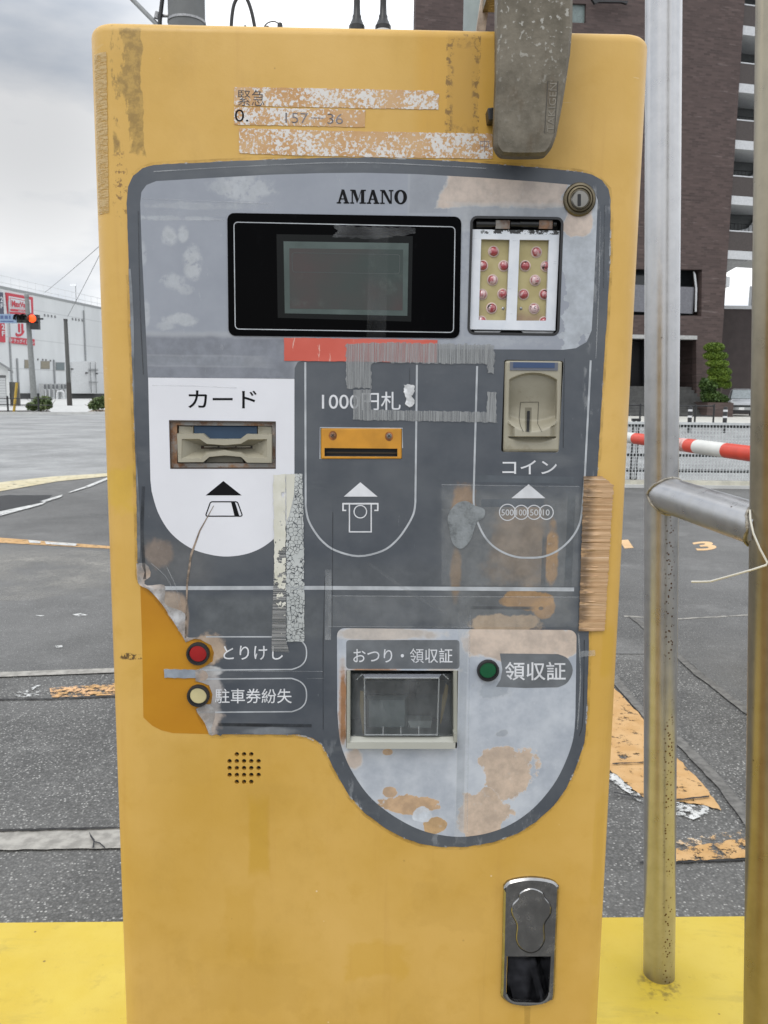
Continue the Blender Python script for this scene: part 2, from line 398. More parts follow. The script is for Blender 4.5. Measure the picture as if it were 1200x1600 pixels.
    # right rim: scuffed through to grey
    sc = g.mr(g.noise(70, 6, .7, (1, 1, .35), off=5), .55, .63)
    c = put(c, g.math('MULTIPLY', sc, g.rect(915, 290, 956, 760, .1, 60, .1)), .6, (.24, .25, .26))
    c = put(c, g.math('MULTIPLY', sc, g.rect(500, 1150, 925, 1330, .1, 60, .1)), .55, (.22, .235, .25))
    c = put(c, g.math('MULTIPLY', sc, g.rect(420, 240, 790, 262, .1, 60, .1)), .45, (.17, .185, .2))
    # fine scratches and dust
    c = put(c, g.mr(g.noise(260, 6, .75, (1, 1, .25), off=1), .66, .74), .35, (.3, .31, .32))
    g.col(c).pr(g.mr(n, .3, .7, .30, .46), 0, .5); g.bump(g.noise(55, 4), .10, .0012)
    return g.m
M_FILM = film_mat()
def light_upper():
    g = G('light grey printed film')
    c = g.mix(g.mr(g.noise(16, 6, .6), .3, .7), (.245, .265, .305), (.295, .315, .355))
    pn = g.mr(g.noise(75, 6, .68, off=51), .3, .7); pn2 = g.mr(g.noise(210, 4, .7, off=53), .60, .72)
    def put(c, m, f, cc, edge=.30):
        if f == 0: return c
        lum = sum(cc) / 3; hi = tuple(min(1, x * 1.10 + .02) for x in cc); lo = tuple(x * .74 + lum * .06 for x in cc)
        c = g.mix(g.math('MULTIPLY', m, f), c, g.mix(g.math('MULTIPLY', pn2, .35), g.mix(pn, lo, hi), (.46, .46, .45) if lum > .2 else cc))
        if edge: c = g.mix(g.math('MULTIPLY', g.math('MULTIPLY', m, g.math('SUBTRACT', 1.0, m)), edge * f * 4), c, (.56,.57,.57))
        return c
    c = put(c, g.rect(200, 524, 470, 600, .12, 40, .2), .8, (.17, .182, .212))
    c = put(c, g.rect(210, 556, 400, 572, .25, 40, .3), .35, (.26, .28, .31))
    W = (.40, .425, .45)
    for x, y, rx, ry, f, am in ((385, 292, 26, 16, .75, .9), (345, 295, 14, 10, .5, .9), (265, 369, 9, 10, .9, .4), (286, 366, 6, 9, .8, .4), (301, 412, 10, 17, .9, .5),
                                (272, 440, 12, 8, .65, .8), (292, 452, 8, 5, .5, .8), (283, 500, 18, 7, .8, .7), (262, 510, 12, 5, .6, .7), (228, 490, 5, 14, .7, .5),
                                (224, 395, 4, 12, .5, .5), (250, 341, 60, 3, .5, .5), (300, 322, 60, 4, .35, .7), (725, 420, 6, 60, .35, .8), (770, 534, 60, 6, .3, .7)):
        c = put(c, g.math('MULTIPLY', g.blob(x, y, rx * 1.1, ry * 1.1, am, 110, .55), g.mr(g.noise(150, 6, .75, off=17), .34, .60)), f, W)
    c = put(c, g.rect(640, 262, 700, 332, .06, 40, .1), .35, (.24, .255, .27))
    c = put(c, g.rect(698, 270, 912, 322, .45, 45, .06), .92, (.49, .405, .34))
    c = put(c, g.rect(720, 322, 930, 360, .3, 60, .25), .6, (.30, .315, .33))
    c = put(c, g.rect(884, 300, 955, 545, 1.3, 42, .03, 4), .85, (.40, .43, .465))
    c = put(c, g.blob(902, 344, 22, 26, .45, 60, .05, off=3), .95, (.51, .415, .345))
    c = put(c, g.mr(g.noise(300, 6, .75, (1, 1, .3)), .64, .76), .25, (.5, .52, .54))
    g.col(c).pr(.38, 0, .5); g.bump(g.noise(55, 4), .10, .0012); return g.m
def light_lower():
    g = G('worn pale film round the tray')
    c = g.mix(g.mr(g.noise(22, 7, .65), .32, .68), (.335, .365, .415), (.50, .53, .57))
    pn = g.mr(g.noise(75, 6, .68, off=51), .3, .7); pn2 = g.mr(g.noise(210, 4, .7, off=53), .60, .72)
    def put(c, m, f, cc, edge=.42):
        if f == 0: return c
        lum = sum(cc) / 3; hi = tuple(min(1, x * 1.10 + .02) for x in cc); lo = tuple(x * .74 + lum * .06 for x in cc)
        c = g.mix(g.math('MULTIPLY', m, f), c, g.mix(g.math('MULTIPLY', pn2, .35), g.mix(pn, lo, hi), (.46, .46, .45) if lum > .2 else cc))
        if edge: c = g.mix(g.math('MULTIPLY', g.math('MULTIPLY', m, g.math('SUBTRACT', 1.0, m)), edge * f * 4), c, (.60,.61,.62))
        return c
    P = (.52, .40, .30); O = (.50, .325, .18)
    c = put(c, g.blob(815, 1003, 98, 34, .45, 50, .06), .92, (.535, .43, .345))
    c = put(c, g.blob(600, 990, 75, 11, .5, 70, .2), .7, (.5, .42, .34))
    c = put(c, g.blob(800, 1205, 42, 48, .75, 42, .03, off=2, det=7), .95, P); c = put(c, g.blob(762, 1265, 40, 55, .75, 42, .03, off=6, det=7), .95, P)
    c = put(c, g.blob(645, 1256, 44, 17, .65, 55, .03, off=1, det=7), .95, O); c = put(c, g.blob(680, 1288, 22, 18, .7, 60, .03, off=9, det=7), .95, (.46, .29, .13))
    c = put(c, g.blob(608, 1237, 12, 11, .5, 60, .05, off=3), .9, O); c = put(c, g.blob(606, 1174, 9, 6, .4, 60, .1), .9, O)
    c = put(c, g.blob(552, 1185, 14, 20, .6, 60, .2), .7, P)
    c = put(c, g.blob(660, 1272, 16, 12, .6, 60, .05, off=5), .9, (.56, .60, .65))
    c = put(c, g.blob(770, 1075, 26, 14, .9, 120, .2), .4, (.24, .27, .30)); c = put(c, g.blob(785, 1145, 12, 8, .9, 90, .15), .5, (.24, .26, .28))
    c = put(c, g.rect(532, 1048, 543, 1166, .8, 80, .25), .95, (.13, .05, .018)); c = put(c, g.blob(535, 1105, 7, 70, .7, 80, .3, off=2), .7, (.34, .17, .07))
    c = put(c, g.blob(580, 1045, 36, 5, .7, 90, .3), .85, (.40, .20, .09)); c = put(c, g.blob(690, 1047, 26, 4, .7, 90, .3), .6, (.5, .42, .33))
    c = put(c, g.rect(714, 985, 728, 1320, .08, 60, .25), .5, (.30, .325, .355))
    c = put(c, g.mr(g.noise(200, 6, .7, off=3), .62, .75), .35, (.58, .60, .62))
    g.col(c).pr(.42, 0, .45); g.bump(g.noise(70, 5), .12, .0012); return g.m
M_LU, M_LL = light_upper(), light_lower()
M_WHITE = simple('white printed film', (.70, .705, .74), .36, var=.04, sc=12, bump=.06, bsc=60)
M_EDGE = simple('whitened film edge', (.55, .57, .58), .6, var=.3, sc=90)
M_GREYINK = simple('pale grey ink', (.40, .42, .44), .45, var=.18, sc=60)
M_WHITEINK = simple('off white ink', (.62, .63, .65), .45, var=.12, sc=60)
M_BLACKINK = simple('black ink', (.006, .006, .007), .6, var=.3, sc=60, spec=.12)
M_DARKPILL = simple('slate ink', (.082, .094, .108), .38, var=.2, sc=40)
M_FADEPILL = simple('faded slate ink', (.135, .145, .155), .38, var=.22, sc=40)
def gloss_black():
    g = G('black display glass')
    s = g.mr(g.noise(80, 6, .7, (1, 1, .3)), .6, .72)
    g.col(g.mix(g.math('MULTIPLY', s, .25), (.0012, .0012, .0015), (.010, .011, .012))).pr(g.mr(s, 0, 1, .12, .3), 0, .03); return g.m
M_GLASS = gloss_black()
def lcd():
    g = G('blank liquid crystal screen')
    c = g.mix(g.mr(g.noise(14, 3, .5), .35, .65), (.050, .064, .060), (.075, .058, .057))
    c = g.mix(g.mr(g.noise(50, 5, .6, off=3), .55, .8), c, (.09, .11, .10))
    g.col(c).pr(.16, 0, .15); return g.m
M_LCD = lcd()
M_LCDRIM = simple('screen rim', (.075, .098, .092), .25, var=.15, sc=40, spec=.2)
M_DARK = simple('dark recess', (.012, .012, .013), .6, var=.3)
M_RUBBER = simple('black plastic', (.016, .016, .017), .42, var=.25)
def beige():
    g = G('aged beige plastic')
    c = g.mix(g.mr(g.noise(30, 5), .3, .7), (.30, .275, .205), (.36, .335, .26))
    c = g.mix(g.math('MULTIPLY', g.mr(g.noise(60, 6, .7, off=2), .55, .72), .5), c, (.17, .145, .09))
    g.col(c).pr(.5); g.bump(g.noise(500, 3), .06, .0005); return g.m
M_BEIGE = beige()
M_BLUE = simple('dark blue plastic', (.022, .055, .105), .45, var=.2)
M_SILLGREY = simple('grey beige plastic', (.32, .32, .27), .45, var=.1)
def rusty():
    g = G('rusted grey metal')
    n = g.noise(45, 7, .7)
    g.col(g.mix(g.mr(n, .4, .62), (.25, .24, .22), g.mix(g.mr(g.noise(120, 4, off=2), .35, .65), (.07, .026, .010), (.22, .10, .04))))
    g.pr(.6, g.mr(n, .45, .6, .5, 0.0)); g.bump(n, .3, .002); return g.m
M_RUST = rusty()
M_RUSTF = None
def rustframe():
    g = G('rust edged steel frame'); n = g.noise(60, 6, .7)
    g.col(g.mix(g.mr(n, .42, .60), (.30, .29, .27), g.mix(g.mr(g.noise(130, 4, off=2), .35, .65), (.15, .06, .022), (.30, .16, .075)))).pr(.55, g.mr(n, .42, .6, .4, 0)); g.bump(n, .2, .001); return g.m
M_RUSTF = rustframe()
def chrome():
    g = G('darkened chrome')  # base kept dark in place of the dark reflection it would show
    n = g.noise(70, 6, .7)
    g.col(g.mix(g.mr(n, .35, .75), (.27, .265, .26), (.42, .415, .41))).pr(g.mr(n, .3, .75, .10, .34), 1.0); g.bump(g.noise(160, 4), .04, .001); return g.m
M_CHROME = chrome()
def cast():
    g = G('weathered cast zinc')
    n = g.noise(48, 6, .65); v = g.noise(300, 3, .5, off=4)
    c = g.mix(g.mr(n, .3, .7), (.092, .079, .057), (.185, .163, .126))
    c = g.mix(g.math('MULTIPLY', g.mr(v, .60, .68), g.mr(g.nd('ShaderNodeSeparateXYZ', {0: g.co}).outputs[2], L(830, 200).z, L(830, 60).z, .08, .6)), c, (.44, .43, .39))
    c = g.mix(g.math('MULTIPLY', g.mr(g.noise(80, 4, .6, (1, 1, .3), off=9), .55, .7), .5), c, (.085, .06, .035))
    g.col(c).pr(g.mr(n, .3, .7, .42, .6), .55); g.bump(v, .25, .0012); return g.m
M_CAST = cast()
M_CASTTXT = simple('worn raised letters', (.20, .18, .145), .45, .6, var=.2, sc=120)
def worn_paper():
    g = G('flaking white sticker')
    n = g.math('ADD', g.math('MULTIPLY', g.noise(400, 4, .72, off=2), .62), g.math('MULTIPLY', g.noise(34, 5, .7, off=5), .53))
    f = g.mr(n, .575, .595)
    c = g.mix(f, g.mix(g.mr(g.noise(40, 4), .35, .65), (.50, .28, .115), (.56, .36, .185)), (.66, .635, .605))
    g.col(c).pr(.65); g.bump(f, .35, .0006); return g.m
M_PAPER = worn_paper()
def frayed(name, c1, c2, lo, sc, stretch, base_a=.55):
    g = G(name)
    n = g.noise(sc, 3, .6, stretch)
    g.col(g.mix(g.mr(n, .35, .65), c1, c2)).pr(.5)
    alpha_over(g, g.mr(n, lo - .1, lo + .15, base_a, min(.9, base_a + .5))); return g.m
M_FRAY = frayed('split clear strapping tape', (.255, .265, .27), (.33, .34, .34), .5, 560, (5, 1, .04), .50)
M_FRAYH = frayed('horizontally split tape', (.17, .175, .17), (.33, .33, .325), .5, 300, (.05, 1, 5), .40)
def browntape():
    g = G('brown packing tape')
    n = g.noise(120, 4, .65, (.12, 1, 5)); m = g.mr(g.noise(34, 4, .6, (1, 1, .6), off=2), .35, .65)
    c = g.mix(g.mr(n, .35, .65), (.42, .250, .12), (.55, .36, .20))
    lp = L(912, 860); rp = L(928, 860)
    q = g.nd('ShaderNodeSeparateXYZ', {0: g.co}).outputs[0]
    under = g.math('MULTIPLY', g.mr(q, lp.x, rp.x + .002, 1, 0), g.mr(g.noise(60, 5, .7, (.5, 1, 2), off=4), .36, .52))
    c = g.mix(g.math('MULTIPLY', under, .9), c, (.13, .085, .05))
    c = g.mix(g.mr(g.noise(170, 4, .6, (.05, 1, 4), off=5), .63, .72), c, (.74, .58, .42))
    g.col(c).pr(.4); g.bump(n, .5, .0014); return g.m
M_BTAPE = browntape()
def cracked():
    g = G('crazed white tape')
    dn = g.nd('ShaderNodeVectorMath', {0: g.co, 1: g.nd('ShaderNodeVectorMath', {0: g.nd('ShaderNodeTexNoise', {0: g.co, 'Scale': 220.0}).outputs['Color'], 'Scale': .0022}, operation='SCALE').outputs[0]}, operation='ADD').outputs[0]
    e1 = g.nd('ShaderNodeTexVoronoi', {0: dn, 'Scale': 330.0, 'Randomness': .75}, feature='DISTANCE_TO_EDGE').outputs['Distance']; gap = g.math('MAXIMUM', g.mr(e1, .02, .06), g.mr(g.noise(60, 4, .6, off=5), .44, .38))
    c = g.mix(g.mr(g.noise(40, 4), .3, .7), (.38, .40, .395), (.50, .52, .51))
    g.col(c).pr(.55); alpha_over(g, gap); return g.m
M_CRACK = cracked()
def creamflake():
    g = G('cream tape residue')
    k = L(440, 850).z; q = g.nd('ShaderNodeSeparateXYZ', {0: g.co}).outputs[2]
    v = g.noise(180, 3, .6)
    thr = g.mr(q, L(440, 1000).z, L(440, 810).z, .70, .36)
    f = g.math('GREATER_THAN', v, thr)
    g.col(g.mix(g.mr(g.noise(60), .3, .7), (.56, .55, .46), (.66, .65, .58))).pr(.6); alpha_over(g, f); return g.m
M_CREAM = creamflake()
def redtape():
    g = G('faded red tape')
    c = g.mix(g.mr(g.noise(20, 4), .3, .7), (.52, .085, .055), (.58, .115, .080))
    c = g.mix(g.mr(g.noise(120, 5, .7, (1.6, 1, .25), off=3), .64, .68), c, (.62, .36, .30))
    g.col(c).pr(.5); return g.m
M_RED = redtape()
def greytape():
    return simple('grey cloth tape', (.245, .275, .315), .5, var=.2, sc=60, bump=.2, bsc=250)
M_GTAPE = greytape()
def clear(name, c=(.6, .62, .63), a=.10):
    g = G(name); g.col(c).pr(.22); n = g.noise(30, 5, .65)
    alpha_over(g, g.mr(n, .3, .75, a * .4, a * 1.7)); return g.m
M_CLEAR = clear('clear tape', a=.07); M_HAZE = clear('scuffed clear tape', (.55, .57, .58), .22)
def residue():
    g = G('grey glue residue'); n = g.noise(70, 6, .7)
    g.col(g.mix(g.mr(n, .3, .7), (.17, .185, .19), (.28, .30, .31))).pr(.3); g.bump(n, .5, .002)
    alpha_over(g, g.mr(n, .3, .5, .6, .95)); return g.m
M_GLUE = residue()
def plastic_clear():
    g = G('clear plastic flap')
    tr = g.nd('ShaderNodeBsdfTransparent'); g.set(tr.inputs[0], (.78, .80, .79)); gl = g.nd('ShaderNodeBsdfGlossy'); g.set(gl.inputs['Roughness'], .06)
    lw = g.nd('ShaderNodeLayerWeight', {'Blend': .22}); ms = g.nd('ShaderNodeMixShader')
    g.set(ms.inputs[0], g.math('ADD', g.math('MULTIPLY', lw.outputs['Fresnel'], .9), g.mr(g.noise(60, 5), .5, .8, 0.01, .06)))
    g.t.links.new(tr.outputs[0], ms.inputs[1]); g.t.links.new(gl.outputs[0], ms.inputs[2]); df = g.nd('ShaderNodeBsdfDiffuse'); g.set(df.inputs[0], (.50, .52, .53)); m2 = g.nd('ShaderNodeMixShader'); g.set(m2.inputs[0], g.mr(g.noise(45, 5, .65, (1, 1, .5), off=3), .3, .75, .05, .20))
    g.t.links.new(ms.outputs[0], m2.inputs[1]); g.t.links.new(df.outputs[0], m2.inputs[2]); g.t.links.new(m2.outputs[0], g.o.inputs[0]); return g.m
M_PLAST = plastic_clear()
def lens():
    g = G('pink lamp lens')
    c = g.mix(g.mr(g.noise(170, 4, .6, (1, 1, .5)), .46, .62), (.34, .045, .055), (.62, .46, .46))
    c = g.mix(g.mr(g.noise(130, 5, .7, off=6), .60, .62), c, (.012, .006, .006))
    g.col(c).pr(.12, 0, .6, 1.0); return g.m
M_LENS = lens()
def board():
    g = G('yellowed board'); c = g.mix(g.mr(g.noise(40, 5), .35, .65), (.36, .30, .13), (.43, .37, .18))
    z = g.nd('ShaderNodeSeparateXYZ', {0: g.co}).outputs[2]
    c = g.mix(g.math('MULTIPLY', g.mr(z, L(770, 470).z, L(770, 500).z), g.mr(g.noise(30, 4, off=3), .35, .6)), c, (.26, .17, .11))
    g.col(c).pr(.5); return g.m
M_BOARD = board()
def chalk():
    g = G('white tape frame'); c = g.mix(g.mr(g.noise(50, 5), .3, .7), (.60, .63, .67), (.70, .72, .75))
    m_ = g.math('MULTIPLY', g.rect(762, 357, 872, 365, .5, 120, .1), g.mr(g.noise(140, 5, .7), .47, .50))
    c = g.mix(m_, c, (.03, .03, .03)); c = g.mix(g.mr(g.noise(200, 5, .7, (.3, 1, 3), off=2), .66, .70), c, (.38, .40, .43))
    g.col(c).pr(.5); return g.m
M_CHALK = chalk()
def glossplastic(n, c): return simple(n, c, .28, var=.1, sc=60)
M_REDBTN, M_CREAMBTN, M_GREENBTN = glossplastic('red button', (.30, .012, .012)), glossplastic('cream button', (.50, .44, .24)), glossplastic('green button', (.006, .085, .032))
M_AGED = simple('aged brass grey', (.16, .135, .09), .38, .85, var=.3, sc=80, bump=.1, bsc=200)
M_STEEL = simple('dull steel', (.30, .30, .30), .4, .8, var=.2, sc=80)
# ------------------------------------------------------------------ THE PAY MACHINE
MC = thing('parking_pay_machine', 'tall faded yellow car park pay machine with a worn grey front panel', 'payment machine', BASE, rz=YAW)
RAD = .020
XL = L(148.5, 300, -.014).x + .0010 - .0005; XR = L(1006, 220, -.014).x
XF_R = XR - RAD; XF_L = XL + RAD
def drop(x):                                    # how far the rounded edge has turned back at x
    d = max(0, x - XF_R, XF_L - x); d = min(d, RAD * .97)
    return RAD - math.sqrt(RAD * RAD - d * d)
ZT = L(560, 49, -.008).z + .001; DEP = .30
def ring(ins, z, n=10):
    x0, x1, y0, y1, r = XL + ins, XR - ins, ins, DEP - ins, max(.004, RAD - ins); o = []
    for cx, cy, a0 in ((x0 + r, y0 + r, 180), (x1 - r, y0 + r, 270), (x1 - r, y1 - r, 0), (x0 + r, y1 - r, 90)):
        for k in range(n + 1):
            a = R_(a0 + 90 * k / n); o.append(Vector((cx + r * math.cos(a), cy + r * math.sin(a), z)))
    return o
tb = .0075
rings = [ring(0, .0)] + [ring(0, ZT - tb)] + [ring(tb * (1 - math.cos(R_(a))), ZT - tb + tb * math.sin(R_(a))) for a in (18, 36, 54, 72, 90)]
nn_ = len(rings[0]); vs_ = [v for r_ in rings for v in r_]
fs_ = [(i * nn_ + k, i * nn_ + (k + 1) % nn_, (i + 1) * nn_ + (k + 1) % nn_, (i + 1) * nn_ + k) for i in range(len(rings) - 1) for k in range(nn_)]
fs_ += [tuple(range(nn_))[::-1], tuple(range((len(rings) - 1) * nn_, len(rings) * nn_))]
# openings cut into the front
CARD = [(264, 657), (431, 659), (431, 732), (266, 732)]
TRAY = [(541, 1047), (716, 1048), (714, 1169), (541, 1169)]
LAMP = rq([(737, 339), (879, 341), (872, 523), (732, 521)], 9, 5)
COIN = rq([(788, 562), (881, 564), (873, 707), (783, 706)], 4, 4)
HCAV = rq([(793, 1494), (861, 1494), (857, 1566), (791, 1563)], [0, 0, 14, 14], 6)
SPK = [(c, r_) for j, r_ in enumerate((1178.7, 1189.5, 1200.3, 1211, 1221.8)) for i, c in enumerate((358.7, 370, 381.3, 392.6, 404)) if 0 < i < 4 or 0 < j < 4]
cutb = B()
def cutter(pts, depth):
    n = len(pts); a = [L(p[0], p[1], 0) + Vector((0, -.01, 0)) for p in pts]; b = [L(p[0], p[1], 0) + Vector((0, depth, 0)) for p in pts]
    cutb.add(a + b, [tuple(range(n)), tuple(range(n, 2 * n))[::-1]] + [(i, (i + 1) % n, n + (i + 1) % n, n + i) for i in range(n)])
cutter(CARD, .022); cutter(TRAY, .060); cutter(LAMP, .014); cutter(COIN, .024); cutter(HCAV, .028)
cutter(rr(503, 671, 626, 715), .006)
for x, y in SPK: cutter(circ(x, y, 3.6, 12), .004)
body = mk('body', vs_, fs_, M_BODY, MC, None, None, True)
co_ = cutb.go('cutter', M_BODY, MC, None, True)
md = body.modifiers.new('cut', 'BOOLEAN'); md.object = co_; md.operation = 'DIFFERENCE'; md.solver = 'EXACT'
dg_ = bpy.context.evaluated_depsgraph_get(); dg_.update()
cutme = bpy.data.meshes.new_from_object(body.evaluated_get(dg_)); body.modifiers.clear(); body.data = cutme
bpy.data.objects.remove(co_)
cutme.materials.clear(); cutme.materials.append(M_BODY)
for p in cutme.polygons: p.use_smooth = True; p.material_index = 0
cutme.set_sharp_from_angle(angle=R_(20))
def pocket(name, pts, depth, mat, parent, gap=.0003):   # lining of an opening
    n = len(pts); c = sum((Vector(p) for p in pts), Vector((0, 0))) / n
    q = [tuple(Vector(p) + (c - Vector(p)).normalized() * .9) for p in pts]
    a = [L(p[0], p[1], 0) + Vector((0, .0001, 0)) for p in q]; b = [L(p[0], p[1], 0) + Vector((0, depth - gap * 2, 0)) for p in q]
    return mk(name, a + b, [tuple(range(n, 2 * n))[::-1]] + [(i, (i + 1) % n, n + (i + 1) % n, n + i) for i in range(n)], mat, parent, None, None, True, False)
# speaker: dark mesh behind the holes
sp = B()
for i, (x, y) in enumerate(SPK):
    up = (i % 5 == 4 or i < 3 or i == 7)
    sp.add([L(px, py, 0) + Vector((0, .0036, 0)) for px, py in circ(x + (.2 if up else 0), y + (.9 if up else .3), 3.0 if not up else 2.4, 12)], [tuple(range(12))])
tag(sp.go('speaker_grille', M_DARK, MC, None, True))

# --- unfaded patch where the film has torn away
slab('bare_paint_patch', [(219, 910), (250, 915), (420, 985), (420, 1140), (352, 1146), (325, 1147), (270, 1145.5), (252, 1141), (238, 1134), (224, 1121), (222, 1000)], .00012, 0, M_FRESH, MC, lab='deep amber unfaded paint where the film tore off')
# --- film panel
film_out = ([(198, 318), (200, 292), (208, 275), (222, 263), (240, 257.5)] + [(320, 253.5), (420, 249), (500, 246.6), (570, 246), (650, 248.5), (720, 252.5), (769, 256), (850, 262.5), (905, 268.5)]
            + [(925, 272.5), (941, 282), (951, 296), (954, 312)] + [(953.5, 400), (950, 470), (944, 560), (937, 680), (930, 800), (924, 910), (920.5, 985), (918.5, 1060), (917, 1120)]
            + [(913, 1160), (900, 1199), (885, 1232), (865, 1259), (838, 1284), (809, 1302), (770, 1316), (730, 1323), (690, 1323.5), (655, 1318), (628, 1308), (602, 1294), (572, 1272), (546, 1244), (520, 1199), (511, 1178), (502, 1163), (488, 1153), (467, 1148)]
            + [(400, 1147.5), (347, 1147.5), (345, 1150), (338, 1147), (331, 1149), (327, 1148), (320, 1130), (308, 1113), (306, 1108), (330, 1100), (332, 1085), (327, 1071), (306, 1064), (305, 1047), (312, 1046), (332, 1034), (334, 1020), (330, 1008), (313, 999), (293, 997)]
            + [(290, 1003), (284, 992), (270, 970), (256, 948), (243, 932), (232, 921), (222, 914), (215, 911), (214.5, 850), (212, 720), (206, 560), (201, 420)])
film_out = rag(film_out, 9, .45, 3)
holes_all = dict(card=CARD, tray=TRAY, lamp=LAMP, coin=COIN, bill=rr(501, 669, 628, 717))
FILM = slab('front_film', film_out, .0008, .00015, M_FILM, MC, [CARD, TRAY, LAMP, COIN, holes_all['bill']], M_EDGE)
O1, O2, O3, O4 = .00092, .00104, .00116, .00128
# upper light area
lu = ([(219, 318), (221, 300), (229, 289), (244, 283)] + [(320, 278.5), (420, 273), (500, 270.5), (570, 270), (650, 272), (750, 277.5), (840, 284), (900, 289.5)]
      + [(918, 293), (929, 300), (934, 313)] + [(932, 360), (930, 410), (926, 490), (924.5, 516), (917, 534), (900, 544), (880, 546.5)] + [(780, 546), (683, 545.5), (683, 566), (475, 563), (465, 566), (460.5, 575), (460, 592)] + [(231, 590), (227, 500), (222, 400)])
slab('light_area', lu, O1, O1, M_LU, FILM, [LAMP])
# card area
slab('light_area', [(231.5, 589.5), (460, 591), (460, 780)] + crom([(460, 783), (450, 816), (433, 837), (412, 854), (387, 865), (357, 869.5), (328, 866.5), (297, 856), (267, 833), (247, 801), (237, 768)], 4, False) + [(235, 750), (233, 660)], O1, O1, M_WHITE, FILM, [CARD], lab='white rounded field round the card slot')
# lower area
ll = rq([(526.5, 981.5), (901, 984.5), (899, 1120), (527, 1090)], [12, 12, 0, 0], 6)
ll = ll[:14] + crom([(899, 1120), (896, 1152), (887, 1182), (870, 1218), (846, 1250), (820, 1274), (790, 1292), (757, 1303), (722, 1307.5), (690, 1305), (659, 1297.5), (630, 1284), (602, 1266), (577, 1244), (557, 1217), (541, 1187), (531, 1155), (527, 1110)], 4, False)
slab('light_area', ll, O1, O1, M_LL, FILM, [TRAY], lab='pale scuffed round field about the change tray')
# outlines
BILL = [(477, 566), (477.3, 700), (477.5, 785)] + crom([(477.5, 790), (481, 810), (490, 828), (504, 846), (524, 860), (560, 869), (597, 861), (619, 845), (635, 824), (646, 803), (649, 785)], 4, False) + [(650, 700), (651.5, 570)]
ribbon('printed_outline', BILL, 3, O1, M_GREYINK, FILM)
CO_ = [(745.5, 572), (742, 700), (740, 775)] + crom([(740, 783), (743, 806), (753, 831), (766, 849), (784, 862), (806, 870), (827, 871.5), (850, 869.5), (872, 860), (892, 842), (905, 820), (910, 795)], 4, False) + [(914, 740), (923, 563)]
ribbon('printed_outline', CO_, 3, O1, M_GREYINK, FILM)
ribbon('printed_outline', [(237, 919), (500, 918.5), (897, 921)], 6, O1, M_GREYINK, FILM)
ribbon('printed_outline', [(322, 995), (450, 995)] + crom([(456, 995), (469, 1000), (477, 1009), (479, 1020), (477, 1032), (469, 1041), (456, 1046)], 3, False) + [(312, 1047)], 2, O1, M_GREYINK, FILM)
ribbon('printed_outline', [(318, 1061), (450, 1060)] + crom([(456, 1060), (469, 1065), (477, 1074), (479, 1086), (477, 1098), (469, 1107), (456, 1112)], 3, False) + [(312, 1113)], 2, O1, M_GREYINK, FILM)
# patches and pills
slab('dark_field', rr(541, 1000, 718, 1045, 5), O2, O2, M_FADEPILL, FILM)
slab('dark_field', [(781, 1021), (868, 1022)] + crom([(872, 1022), (887, 1029), (895, 1047), (887, 1066), (872, 1074)], 4, False) + [(820, 1075), (775, 1073), (782, 1062), (785, 1046)], O2, O2, M_FADEPILL, FILM)
slab('dark_field', rr(752, 780, 850, 792, 2), O1, O1, M_DARKPILL, FILM); slab('dark_field', [(740, 742), (897, 745), (896, 756), (740, 753)], O1 - .00004, O1 - .00004, M_DARKPILL, FILM)
